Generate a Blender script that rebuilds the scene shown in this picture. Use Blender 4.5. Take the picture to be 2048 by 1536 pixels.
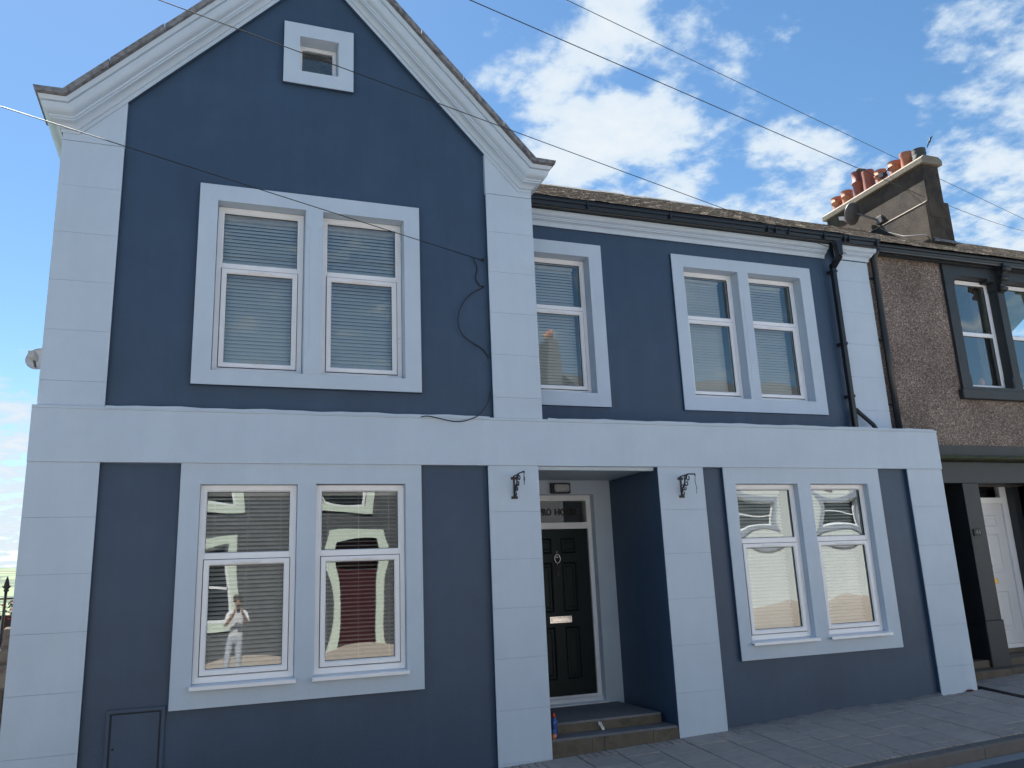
import bpy, bmesh, math, random
from mathutils import Vector, Matrix
R = math.radians
for o in list(bpy.data.objects): bpy.data.objects.remove(o)
sc = bpy.context.scene
COL = sc.collection

# ------------------------------------------------------------------ camera
cam_d = bpy.data.cameras.new('camera'); cam = bpy.data.objects.new('camera', cam_d); COL.objects.link(cam)
cr = Vector((0.93930651, -0.34049766, -0.04200733)); cu = Vector((-0.04172288, -0.23490567, 0.9711223)); cf = Vector((0.34053263, 0.91042884, 0.23485497))
CAM = Vector((1.48165, -8.0, 1.52688))
cam.matrix_world = Matrix(((cr.x, cu.x, -cf.x, CAM.x), (cr.y, cu.y, -cf.y, CAM.y), (cr.z, cu.z, -cf.z, CAM.z), (0, 0, 0, 1)))
cam_d.sensor_width = 36; cam_d.lens = 1635.15 / 2048 * 36; cam_d.clip_start = 0.05; cam_d.clip_end = 20000
sc.camera = cam
sc.render.resolution_x = 1024; sc.render.resolution_y = 768

# ------------------------------------------------------------------ light
SUN_EL, SUN_AZ = 56.0, -14.0          # azimuth from +Y (straight behind the house), negative = towards -X
sun_dir = Vector((math.sin(R(SUN_AZ)) * math.cos(R(SUN_EL)), math.cos(R(SUN_AZ)) * math.cos(R(SUN_EL)), math.sin(R(SUN_EL))))
sd = bpy.data.lights.new('sun', 'SUN'); sd.energy = 5.0; sd.angle = R(0.53); sd.color = (1, 0.95, 0.87)
so = bpy.data.objects.new('sun', sd); COL.objects.link(so); so.rotation_euler = sun_dir.to_track_quat('Z', 'Y').to_euler(); so.location = (0, 0, 60)
sc.view_settings.view_transform = 'Standard'; sc.view_settings.look = 'None'; sc.view_settings.gamma = 1
sc.view_settings.use_curve_mapping = False
sc.view_settings.exposure = 1.92

W = bpy.data.worlds.new('World'); sc.world = W; W.use_nodes = True
def build_sky():
    nt = W.node_tree; N = nt.nodes; L = nt.links
    for n in list(N): N.remove(n)
    out = N.new('ShaderNodeOutputWorld'); bg = N.new('ShaderNodeBackground')
    sky = N.new('ShaderNodeTexSky'); sky.sky_type = 'NISHITA'; sky.sun_disc = False
    sky.sun_elevation = R(SUN_EL); sky.sun_rotation = R(SUN_AZ); sky.altitude = 150
    sky.air_density = 1.0; sky.dust_density = 0.15; sky.ozone_density = 1.2
    bg.inputs['Strength'].default_value = 0.05
    tc = N.new('ShaderNodeTexCoord')
    def vm(op, a, b=None):
        n = N.new('ShaderNodeVectorMath'); n.operation = op
        for i, v in enumerate((a, b)):
            if v is None: continue
            if isinstance(v, (tuple, list)): n.inputs[i].default_value = v
            else: L.new(v, n.inputs[i])
        return n
    def ma(op, a, b=None, c=None, clamp=False):
        n = N.new('ShaderNodeMath'); n.operation = op; n.use_clamp = clamp
        for i, v in enumerate((a, b, c)):
            if v is None: continue
            if isinstance(v, (int, float)): n.inputs[i].default_value = v
            else: L.new(v, n.inputs[i])
        return n.outputs[0]
    D = vm('NORMALIZE', tc.outputs['Generated']).outputs[0]
    sp = N.new('ShaderNodeSeparateXYZ'); L.new(D, sp.inputs[0])
    zz = ma('ADD', ma('MAXIMUM', sp.outputs['Z'], 0.0), 0.16)
    px = ma('DIVIDE', sp.outputs['X'], zz); py = ma('DIVIDE', sp.outputs['Y'], zz)
    cb = N.new('ShaderNodeCombineXYZ'); L.new(px, cb.inputs[0]); L.new(py, cb.inputs[1]); cb.inputs[2].default_value = CLOUD_SEED
    def noise(scale, detail, rough, dist=0.0, off=(0, 0, 0)):
        n = N.new('ShaderNodeTexNoise'); n.inputs['Scale'].default_value = scale; n.inputs['Detail'].default_value = detail
        n.inputs['Roughness'].default_value = rough; n.inputs['Distortion'].default_value = dist
        L.new(vm('ADD', cb.outputs[0], off).outputs[0], n.inputs['Vector']); return n.outputs['Fac']
    n1 = noise(6.4, 7, 0.58, 0.12); n2 = noise(1.6, 2, 0.5, 0.2, (5, 3, 1)); n3 = noise(17, 5, 0.58, 0.15, (2, 9, 4))
    # broad cloud banks of this sky: where they sit (unit directions), how wide (radians), how strong
    banks = [((0.4566, 0.6875, 0.5647), 0.125, 0.085), ((0.36, 0.76, 0.53), 0.10, 0.095), ((0.40, 0.789, 0.465), 0.08, 0.09),
             ((0.5626, 0.7005, 0.4391), 0.08, 0.055), ((0.6186, 0.6857, 0.3835), 0.085, 0.11), ((0.735, 0.47, 0.49), 0.08, 0.10),
             ((0.7799, 0.5081, 0.3504), 0.11, 0.15), ((-0.1948, 0.9753, 0.1039), 0.09, 0.18), ((-0.1939, 0.9467, 0.2573), 0.06, 0.10),
             ((-0.1257, 0.8165, 0.5635), 0.30, -0.30), ((0.6181, 0.5871, 0.5227), 0.07, -0.09), ((0.26, 0.74, 0.63), 0.06, -0.09)]
    cov = None
    for d, w, s in banks:
        v = Vector(d).normalized()
        dot = N.new('ShaderNodeVectorMath'); dot.operation = 'DOT_PRODUCT'; L.new(D, dot.inputs[0]); dot.inputs[1].default_value = v
        mr = N.new('ShaderNodeMapRange'); mr.interpolation_type = 'SMOOTHSTEP'
        mr.inputs['From Min'].default_value = math.cos(w * 1.5); mr.inputs['From Max'].default_value = math.cos(w * 0.25)
        mr.inputs['To Min'].default_value = 0; mr.inputs['To Max'].default_value = s
        L.new(dot.outputs['Value'], mr.inputs['Value'])
        cov = mr.outputs[0] if cov is None else ma('ADD', cov, mr.outputs[0])
    base = ma('ADD', ma('MULTIPLY', n1, 0.85), ma('ADD', ma('MULTIPLY', n2, 0.10), ma('MULTIPLY', n3, 0.34)))
    dens = ma('ADD', base, cov)
    mk = N.new('ShaderNodeMapRange'); mk.interpolation_type = 'SMOOTHSTEP'
    mk.inputs['From Min'].default_value = 0.665; mk.inputs['From Max'].default_value = 0.85
    L.new(dens, mk.inputs['Value'])
    mask = ma('MULTIPLY', mk.outputs[0], 0.97)
    shade = N.new('ShaderNodeMapRange'); L.new(dens, shade.inputs['Value'])
    shade.inputs['From Min'].default_value = 0.70; shade.inputs['From Max'].default_value = 1.05
    cr_ = N.new('ShaderNodeMix'); cr_.data_type = 'RGBA'; L.new(shade.outputs[0], cr_.inputs['Factor'])
    cr_.inputs['A'].default_value = CLOUD_LO; cr_.inputs['B'].default_value = CLOUD_HI
    mx = N.new('ShaderNodeMix'); mx.data_type = 'RGBA'; L.new(mask, mx.inputs['Factor'])
    hs = N.new('ShaderNodeHueSaturation'); hs.inputs['Saturation'].default_value = 1.18; hs.inputs['Hue'].default_value = 0.495; hs.inputs['Value'].default_value = 0.86; L.new(sky.outputs[0], hs.inputs['Color'])
    L.new(hs.outputs[0], mx.inputs['A']); L.new(cr_.outputs['Result'], mx.inputs['B'])
    L.new(mx.outputs['Result'], bg.inputs['Color']); L.new(bg.outputs[0], out.inputs['Surface'])
CLOUD_SEED = 1.7
CLOUD_LO = (3.4, 4.2, 5.0, 1); CLOUD_HI = (4.8, 5.0, 5.15, 1)
build_sky()
sc.cycles.max_bounces = 4; sc.cycles.diffuse_bounces = 3; sc.cycles.transparent_max_bounces = 8; sc.cycles.caustics_reflective = False; sc.cycles.caustics_refractive = False

# ------------------------------------------------------------------ helpers
rnd = random.Random(7)
class MB:
    """collects shapes into one mesh"""
    def __init__(s): s.v = []; s.f = []; s.smooth = set(); s.keep = False
    def add(s, vs, fs, smooth=False):
        b = len(s.v); s.v += [tuple(p) for p in vs]
        for f in fs:
            if smooth: s.smooth.add(len(s.f))
            s.f.append([b + i for i in f])
        return s
    def box(s, x0, x1, y0, y1, z0, z1, c=0.0):
        if c <= 0:
            return s.add([(x0,y0,z0),(x1,y0,z0),(x1,y1,z0),(x0,y1,z0),(x0,y0,z1),(x1,y0,z1),(x1,y1,z1),(x0,y1,z1)],
                         [(0,3,2,1),(4,5,6,7),(0,1,5,4),(1,2,6,5),(2,3,7,6),(3,0,4,7)])
        bm = bmesh.new(); bmesh.ops.create_cube(bm, size=1)
        for v in bm.verts: v.co = Vector(((x0+x1)/2+v.co.x*(x1-x0), (y0+y1)/2+v.co.y*(y1-y0), (z0+z1)/2+v.co.z*(z1-z0)))
        bmesh.ops.bevel(bm, geom=list(bm.edges), offset=c, segments=1, affect='EDGES')
        bm.verts.index_update()
        s.add([v.co[:] for v in bm.verts], [[v.index for v in f.verts] for f in bm.faces]); bm.free(); return s
    def obox(s, c, ax, ay, az, hx, hy, hz):
        c = Vector(c); ax = Vector(ax).normalized()*hx; ay = Vector(ay).normalized()*hy; az = Vector(az).normalized()*hz
        vs = [c+ax*i+ay*j+az*k for k in (-1,1) for (i,j) in ((-1,-1),(1,-1),(1,1),(-1,1))]
        return s.add(vs, [(0,3,2,1),(4,5,6,7),(0,1,5,4),(1,2,6,5),(2,3,7,6),(3,0,4,7)])
    def prism(s, poly, y0, y1, axis='y'):
        """extrude a polygon given in (x,z) along y (or (y,z) along x, (x,y) along z)"""
        n = len(poly)
        def P(a, b, t): return (a, t, b) if axis == 'y' else ((t, a, b) if axis == 'x' else (a, b, t))
        vs = [P(a, b, y0) for a, b in poly] + [P(a, b, y1) for a, b in poly]
        fs = [list(range(n)), list(range(2*n-1, n-1, -1))] + [(i, i+n, (i+1) % n + n, (i+1) % n) for i in range(n)]
        return s.add(vs, fs)
    def tube(s, pts, r, seg=8, cap=True, r1=None):
        pts = [Vector(p) for p in pts]; n = len(pts); rings = []
        up = None
        for i, p in enumerate(pts):
            t = (pts[min(i+1, n-1)] - pts[max(i-1, 0)]).normalized()
            if up is None:
                a = Vector((0,0,1)) if abs(t.z) < 0.9 else Vector((1,0,0))
                up = t.cross(a).normalized()
            else:
                up = (up - t*up.dot(t)).normalized()
            b = t.cross(up); rr = r if r1 is None else r+(r1-r)*i/(n-1)
            rings.append([p + (up*math.cos(2*math.pi*k/seg) + b*math.sin(2*math.pi*k/seg))*rr for k in range(seg)])
        vs = [v for ring in rings for v in ring]; fs = []
        for i in range(n-1):
            for k in range(seg):
                fs.append((i*seg+k, i*seg+(k+1) % seg, (i+1)*seg+(k+1) % seg, (i+1)*seg+k))
        if cap: fs += [list(range(seg-1, -1, -1)), [(n-1)*seg+k for k in range(seg)]]
        return s.add(vs, fs, smooth=seg > 4)
    def lathe(s, prof, c=(0,0,0), seg=20, cap=True, smooth=True, axis=None):
        c = Vector(c); vs = []; fs = []; M = Matrix.Identity(3)
        if axis is not None: M = Vector(axis).to_track_quat('Z', 'Y').to_matrix()
        for r, z in prof:
            for k in range(seg):
                a = 2*math.pi*k/seg; vs.append(c + M @ Vector((r*math.cos(a), r*math.sin(a), z)))
        for i in range(len(prof)-1):
            for k in range(seg):
                fs.append((i*seg+k, i*seg+(k+1) % seg, (i+1)*seg+(k+1) % seg, (i+1)*seg+k))
        if cap: fs += [list(range(seg-1, -1, -1)), [(len(prof)-1)*seg+k for k in range(seg)]]
        return s.add(vs, fs, smooth)
    def wall(s, x0, x1, z0, z1, y0, y1, holes=()):
        """upright slab with rectangular holes (hx0,hx1,hz0,hz1)"""
        xs = sorted({x0, x1} | {h[0] for h in holes} | {h[1] for h in holes}); zs = sorted({z0, z1} | {h[2] for h in holes} | {h[3] for h in holes})
        xs = [x for x in xs if x0 <= x <= x1]; zs = [z for z in zs if z0 <= z <= z1]
        def hole(i, k):
            if i < 0 or k < 0 or i >= len(xs)-1 or k >= len(zs)-1: return True
            mx = (xs[i]+xs[i+1])/2; mz = (zs[k]+zs[k+1])/2
            return any(h[0] < mx < h[1] and h[2] < mz < h[3] for h in holes)
        for i in range(len(xs)-1):
            for k in range(len(zs)-1):
                if hole(i, k): continue
                a, b, c, d = xs[i], xs[i+1], zs[k], zs[k+1]
                s.add([(a,y0,c),(b,y0,c),(b,y0,d),(a,y0,d)], [(0,1,2,3)])
                s.add([(a,y1,c),(b,y1,c),(b,y1,d),(a,y1,d)], [(3,2,1,0)])
                if hole(i-1, k): s.add([(a,y0,c),(a,y0,d),(a,y1,d),(a,y1,c)], [(0,1,2,3)])
                if hole(i+1, k): s.add([(b,y0,c),(b,y1,c),(b,y1,d),(b,y0,d)], [(0,1,2,3)])
                if hole(i, k-1): s.add([(a,y0,c),(a,y1,c),(b,y1,c),(b,y0,c)], [(0,1,2,3)])
                if hole(i, k+1): s.add([(a,y0,d),(b,y0,d),(b,y1,d),(a,y1,d)], [(0,1,2,3)])
        return s
    def ring(s, x0, x1, z0, z1, w, y, dep, ch=0.012, wb=None, wt=None):
        """moulded rectangular frame: outer size, bar width w, front at y, depth dep, inner chamfer ch"""
        wb = w if wb is None else wb; wt = w if wt is None else wt
        def rect(i, yy, k=1.0): return [(x0+w*i, yy, z0+wb*i), (x1-w*i, yy, z0+wb*i), (x1-w*i, yy, z1-wt*i), (x0+w*i, yy, z1-wt*i)]
        e = ch/w; R_ = [rect(0, y+dep), rect(0, y+0.004), rect(0.06, y), rect(1-e, y), rect(1, y+ch), rect(1, y+dep)]
        vs = [p for r in R_ for p in r]; fs = []
        for a in range(len(R_)-1):
            for k in range(4): fs.append((a*4+k, a*4+(k+1) % 4, (a+1)*4+(k+1) % 4, (a+1)*4+k))
        for k in range(4): fs.append((20+k, 20+(k+1) % 4, (k+1) % 4, k))
        return s.add(vs, fs)
    def mesh(s, name):
        m = bpy.data.meshes.new(name); m.from_pydata(s.v, [], s.f)
        if s.smooth:
            sm = [False]*len(m.polygons)
            for i in s.smooth: sm[i] = True
            m.polygons.foreach_set('use_smooth', sm)
        m.validate()
        if s.keep: return m
        bm = bmesh.new(); bm.from_mesh(m); bmesh.ops.recalc_face_normals(bm, faces=bm.faces); bm.to_mesh(m); bm.free()
        return m

def link(name, data, mat=None, parent=None, loc=None, rot=None, **tags):
    o = bpy.data.objects.new(name, data); COL.objects.link(o)
    if mat is not None and data is not None and not data.materials: data.materials.append(mat)
    if parent is not None: o.parent = parent
    if loc is not None: o.location = loc
    if rot is not None: o.rotation_euler = rot
    for k, v in tags.items(): o[k] = v
    return o
def obj(name, mb, mat, parent=None, **kw): return link(name, mb.mesh(name), mat, parent, **kw)
def thing(name, label, cat, loc=(0,0,0), group=None):
    o = bpy.data.objects.new(name, None); COL.objects.link(o); o.location = loc; o.empty_display_size = 0.2
    o['label'] = label; o['category'] = cat
    if group: o['group'] = group
    return o
def tag(o, label, cat, group=None):
    o['label'] = label; o['category'] = cat
    if group: o['group'] = group
    return o

# ------------------------------------------------------------------ materials
def mat(name, col, rough=0.6, var=0.0, vscale=3.0, bump=0.0, bscale=60.0, col2=None, c2scale=4.0, c2lo=0.5, c2hi=0.65, metal=0.0, spec=0.5, objrand=0.0, coat=0.0, bdetail=6, streak=0.0):
    m = bpy.data.materials.new(name); m.use_nodes = True; nt = m.node_tree; N = nt.nodes; L = nt.links
    b = N['Principled BSDF']; b.inputs['Roughness'].default_value = rough; b.inputs['Metallic'].default_value = metal
    b.inputs['Specular IOR Level'].default_value = spec; b.inputs['Coat Weight'].default_value = coat
    geo = N.new('ShaderNodeNewGeometry'); P = geo.outputs['Position']
    def noise(scale, det=6, rough_=0.6):
        n = N.new('ShaderNodeTexNoise'); n.inputs['Scale'].default_value = scale; n.inputs['Detail'].default_value = det; n.inputs['Roughness'].default_value = rough_
        L.new(P, n.inputs['Vector']); return n.outputs['Fac']
    c = N.new('ShaderNodeRGB'); c.outputs[0].default_value = (*col, 1); cur = c.outputs[0]
    if col2 is not None:
        mr = N.new('ShaderNodeMapRange'); L.new(noise(c2scale, 10, 0.68), mr.inputs['Value']); mr.inputs['From Min'].default_value = c2lo; mr.inputs['From Max'].default_value = c2hi
        mx = N.new('ShaderNodeMix'); mx.data_type = 'RGBA'; L.new(mr.outputs[0], mx.inputs['Factor']); L.new(cur, mx.inputs['A']); mx.inputs['B'].default_value = (*col2, 1); cur = mx.outputs['Result']
    if var > 0 or objrand > 0:
        hsv = N.new('ShaderNodeHueSaturation'); L.new(cur, hsv.inputs['Color'])
        mr = N.new('ShaderNodeMapRange'); mr.inputs['From Min'].default_value = 0.25; mr.inputs['From Max'].default_value = 0.75; L.new(noise(vscale, 8, 0.6), mr.inputs['Value'])
        mr.inputs['To Min'].default_value = 1-var; mr.inputs['To Max'].default_value = 1+var; val = mr.outputs[0]
        if objrand > 0:
            oi = N.new('ShaderNodeObjectInfo'); m2 = N.new('ShaderNodeMapRange'); L.new(oi.outputs['Random'], m2.inputs['Value'])
            m2.inputs['To Min'].default_value = 1-objrand; m2.inputs['To Max'].default_value = 1+objrand
            mm = N.new('ShaderNodeMath'); mm.operation = 'MULTIPLY'; L.new(val, mm.inputs[0]); L.new(m2.outputs[0], mm.inputs[1]); val = mm.outputs[0]
        if streak > 0:       # faint vertical brush and rain streaks
            mp = N.new('ShaderNodeMapping'); mp.inputs['Scale'].default_value = (9, 9, 0.7); L.new(P, mp.inputs['Vector'])
            sn = N.new('ShaderNodeTexNoise'); sn.inputs['Scale'].default_value = 1.0; sn.inputs['Detail'].default_value = 5; L.new(mp.outputs[0], sn.inputs['Vector'])
            m3 = N.new('ShaderNodeMapRange'); m3.inputs['From Min'].default_value = 0.3; m3.inputs['From Max'].default_value = 0.7; L.new(sn.outputs['Fac'], m3.inputs['Value']); m3.inputs['To Min'].default_value = 1-streak; m3.inputs['To Max'].default_value = 1+streak
            mq = N.new('ShaderNodeMath'); mq.operation = 'MULTIPLY'; L.new(val, mq.inputs[0]); L.new(m3.outputs[0], mq.inputs[1]); val = mq.outputs[0]
        L.new(val, hsv.inputs['Value']); cur = hsv.outputs[0]
    L.new(cur, b.inputs['Base Color'])
    if bump > 0:
        bp = N.new('ShaderNodeBump'); bp.inputs['Strength'].default_value = 1.0; bp.inputs['Distance'].default_value = bump
        L.new(noise(bscale, bdetail, 0.6), bp.inputs['Height']); L.new(bp.outputs[0], b.inputs['Normal'])
    return m

PALE = mat('pale_paint', (0.50, 0.595, 0.70), 0.55, var=0.055, vscale=1.3, streak=0.016, bump=0.0016, bscale=55, col2=(0.535, 0.63, 0.725), c2scale=1.1, c2lo=0.5, c2hi=0.72)
NAVY = mat('navy_paint', (0.0355, 0.068, 0.122), 0.5, var=0.12, vscale=1.3, streak=0.05, bump=0.0022, bscale=40, col2=(0.042, 0.078, 0.136), c2scale=1.7, c2lo=0.48, c2hi=0.7)
STUCCO_SIDE = mat('grey_render', (0.28, 0.30, 0.33), 0.8, var=0.06, bump=0.002)
UPVC = mat('white_plastic', (0.88, 0.90, 0.93), 0.3, var=0.02, vscale=2, col2=(0.72, 0.74, 0.76), c2scale=3.5, c2lo=0.6, c2hi=0.8)
UPVC_OLD = mat('weathered_white_plastic', (0.80, 0.82, 0.85), 0.4, var=0.04, vscale=5, col2=(0.50, 0.47, 0.42), c2scale=9, c2lo=0.64, c2hi=0.76)
GASKET = mat('black_gasket', (0.015, 0.015, 0.017), 0.6)
SLAT = mat('blind_slat', (0.88, 0.90, 0.91), 0.4, var=0.02)
CORD = mat('blind_cord', (0.75, 0.76, 0.76), 0.8)
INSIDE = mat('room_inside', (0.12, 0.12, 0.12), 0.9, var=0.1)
BLACKPL = mat('black_gutter_plastic', (0.012, 0.014, 0.018), 0.35, var=0.15, vscale=6)
COPING = mat('weathered_coping', (0.24, 0.24, 0.25), 0.9, var=0.2, vscale=14, bump=0.006, bscale=30, col2=(0.11, 0.11, 0.115), c2scale=16, c2lo=0.44, c2hi=0.62)
SLATE = mat('roof_slate', (0.165, 0.135, 0.11), 0.6, var=0.45, vscale=14, bump=0.004, bscale=40, col2=(0.46, 0.40, 0.33), c2scale=24, c2lo=0.52, c2hi=0.62)
RIDGE = mat('ridge_tile', (0.10, 0.11, 0.115), 0.6, var=0.2, vscale=6, bump=0.003)
DOORP = mat('door_paint', (0.008, 0.017, 0.019), 0.4, var=0.1, vscale=20, spec=0.22)
CHROME = mat('chrome', (0.75, 0.74, 0.70), 0.18, metal=1.0, bump=0.0008, bscale=70)
BRASS = mat('brass', (0.65, 0.42, 0.12), 0.3, metal=1.0)
IRON = mat('black_iron', (0.022, 0.017, 0.018), 0.5, var=0.3, vscale=30, col2=(0.07, 0.03, 0.02), c2scale=30, c2lo=0.6, c2hi=0.7)
STEPST = mat('step_stone', (0.12, 0.10, 0.076), 0.85, var=0.18, vscale=6, bump=0.004, bscale=45, col2=(0.06, 0.058, 0.04), c2scale=5, c2lo=0.5, c2hi=0.7)
STEPTOP = mat('step_tread', (0.165, 0.16, 0.165), 0.8, var=0.12, vscale=8, bump=0.003, bscale=60)
PAVE = mat('paving_concrete', (0.37, 0.315, 0.28), 0.85, var=0.10, vscale=9, bump=0.0018, bscale=150, col2=(0.32, 0.275, 0.245), c2scale=3.5, c2lo=0.5, c2hi=0.7, objrand=0.07)
JOINT = mat('joint_dirt', (0.035, 0.033, 0.03), 0.95, var=0.3, vscale=20, bump=0.004)
MORTAR = mat('mortar_fillet', (0.21, 0.20, 0.195), 0.9, var=0.15, vscale=12, bump=0.006, bscale=30)
KERB = mat('kerb_stone', (0.155, 0.138, 0.125), 0.8, var=0.14, vscale=10, bump=0.003, bscale=60, objrand=0.08)
ASPHALT = mat('asphalt', (0.085, 0.088, 0.092), 0.85, var=0.15, vscale=2, bump=0.006, bscale=180)
CHANNEL = mat('channel_concrete', (0.24, 0.245, 0.25), 0.85, var=0.1, vscale=5, bump=0.003, bscale=90, objrand=0.06)
ROADPAINT = mat('road_paint', (0.6, 0.6, 0.56), 0.7, var=0.1, vscale=9, col2=(0.2, 0.2, 0.2), c2scale=20, c2lo=0.58, c2hi=0.7)
TERRA = mat('terracotta', (0.36, 0.13, 0.075), 0.75, var=0.18, vscale=8, bump=0.002, col2=(0.44, 0.20, 0.12), c2scale=7)
TERRA2 = mat('dark_terracotta', (0.24, 0.075, 0.055), 0.7, var=0.18, vscale=8, col2=(0.17, 0.06, 0.06), c2scale=7)
GREYPOT = mat('grey_pot', (0.05, 0.053, 0.05), 0.7, var=0.2, vscale=8)
STACK = mat('chimney_render', (0.058, 0.047, 0.037), 0.95, var=0.35, vscale=5, bump=0.010, bscale=60, col2=(0.026, 0.023, 0.021), c2scale=2.3, c2lo=0.46, c2hi=0.60)
STACKCAP = mat('chimney_cap', (0.20, 0.175, 0.14), 0.9, var=0.15, vscale=8, bump=0.006, bscale=40, col2=(0.18, 0.16, 0.14), c2scale=9)
LEAD = mat('lead_flashing', (0.16, 0.165, 0.175), 0.5, var=0.15, vscale=9, metal=0.3)
DARKPAINT = mat('charcoal_paint', (0.028, 0.034, 0.040), 0.5, var=0.2, vscale=3, bump=0.002, bscale=50, col2=(0.02, 0.022, 0.024), c2scale=3)
MOSS = mat('mossy_ledge', (0.055, 0.065, 0.03), 0.95, var=0.3, vscale=14, bump=0.01, bscale=40, col2=(0.05, 0.05, 0.045), c2scale=6)
WHITEDOOR = mat('white_door', (0.74, 0.75, 0.77), 0.35, var=0.02)
DISHM = mat('dish_grey', (0.09, 0.09, 0.095), 0.5, var=0.2, vscale=14)
DISHPALE = mat('dish_pale', (0.5, 0.5, 0.51), 0.6, var=0.15, vscale=20)
WIREM = mat('wire_black', (0.012, 0.012, 0.013), 0.5)
WIREPALE = mat('wire_grey', (0.22, 0.23, 0.25), 0.35)
TIMBER = mat('brown_timber', (0.055, 0.035, 0.028), 0.8, var=0.25, vscale=9, bump=0.003, objrand=0.15)
RUBBLE = mat('rubble_stone', (0.30, 0.24, 0.19), 0.9, var=0.25, vscale=9, bump=0.008, bscale=25, col2=(0.16, 0.10, 0.085), c2scale=7, objrand=0.2)
BOTTLEB = mat('blue_plastic', (0.015, 0.06, 0.26), 0.25, col2=(0.10, 0.30, 0.60), c2scale=16, c2lo=0.56, c2hi=0.62)
BOTTLER = mat('red_plastic', (0.45, 0.03, 0.03), 0.3)
ORANGEPL = mat('orange_plastic', (0.75, 0.22, 0.08), 0.4)
PAPER = mat('white_paper', (0.78, 0.80, 0.78), 0.8, var=0.05)
LETTER = mat('letter_black', (0.004, 0.005, 0.005), 0.5)
LAMPGLASS = mat('lamp_diffuser', (0.42, 0.44, 0.46), 0.25, var=0.2, vscale=40, bump=0.004, bscale=90)
CURTAIN = mat('brown_curtain', (0.16, 0.13, 0.11), 0.9, var=0.1)
NET = mat('net_curtain', (0.55, 0.58, 0.6), 0.9)

def pebbledash():
    m = bpy.data.materials.new('pebbledash'); m.use_nodes = True; N = m.node_tree.nodes; L = m.node_tree.links; b = N['Principled BSDF']; b.inputs['Roughness'].default_value = 0.9
    g = N.new('ShaderNodeNewGeometry')
    v = N.new('ShaderNodeTexVoronoi'); v.inputs['Scale'].default_value = 80; L.new(g.outputs['Position'], v.inputs['Vector'])
    r = N.new('ShaderNodeValToRGB'); e = r.color_ramp.elements
    e[0].position = 0.0; e[0].color = (0.065, 0.053, 0.047, 1); e[1].position = 1.0; e[1].color = (0.42, 0.35, 0.30, 1)
    a = e.new(0.35); a.color = (0.15, 0.115, 0.098, 1); a = e.new(0.75); a.color = (0.21, 0.165, 0.14, 1)
    sp = N.new('ShaderNodeSeparateColor'); L.new(v.outputs['Color'], sp.inputs[0]); L.new(sp.outputs[0], r.inputs[0])
    n = N.new('ShaderNodeTexNoise'); n.inputs['Scale'].default_value = 1.3; n.inputs['Detail'].default_value = 8; L.new(g.outputs['Position'], n.inputs['Vector'])
    hs = N.new('ShaderNodeHueSaturation'); mr = N.new('ShaderNodeMapRange'); mr.inputs['From Min'].default_value = 0.3; mr.inputs['From Max'].default_value = 0.7; mr.inputs['To Min'].default_value = 0.85; mr.inputs['To Max'].default_value = 1.4
    L.new(n.outputs['Fac'], mr.inputs['Value']); L.new(mr.outputs[0], hs.inputs['Value']); L.new(r.outputs[0], hs.inputs['Color']); L.new(hs.outputs[0], b.inputs['Base Color'])
    bp = N.new('ShaderNodeBump'); bp.inputs['Distance'].default_value = 0.008; bp.inputs['Strength'].default_value = 1; bp.invert = True
    L.new(v.outputs['Distance'], bp.inputs['Height']); L.new(bp.outputs[0], b.inputs['Normal']); return m
PEBBLE = pebbledash()

def glass(name, tint=(0.93, 0.97, 0.96), boost=1.0):
    m = bpy.data.materials.new(name); m.use_nodes = True; N = m.node_tree.nodes; L = m.node_tree.links
    for n in list(N): N.remove(n)
    out = N.new('ShaderNodeOutputMaterial'); mix = N.new('ShaderNodeMixShader'); t = N.new('ShaderNodeBsdfTransparent'); g = N.new('ShaderNodeBsdfGlossy')
    t.inputs[0].default_value = (*tint, 1); g.inputs['Roughness'].default_value = 0.0; g.inputs['Color'].default_value = (0.95, 1, 0.99, 1)
    f = N.new('ShaderNodeFresnel'); f.inputs['IOR'].default_value = 1.52
    k = N.new('ShaderNodeMath'); k.operation = 'MULTIPLY'; k.use_clamp = True; k.inputs[1].default_value = boost
    L.new(f.outputs[0], k.inputs[0]); L.new(k.outputs[0], mix.inputs[0]); L.new(t.outputs[0], mix.inputs[1]); L.new(g.outputs[0], mix.inputs[2]); L.new(mix.outputs[0], out.inputs[0]); return m
GLASS = glass('window_glass', boost=3.6)       # a sealed unit reflects at both panes' faces

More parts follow.
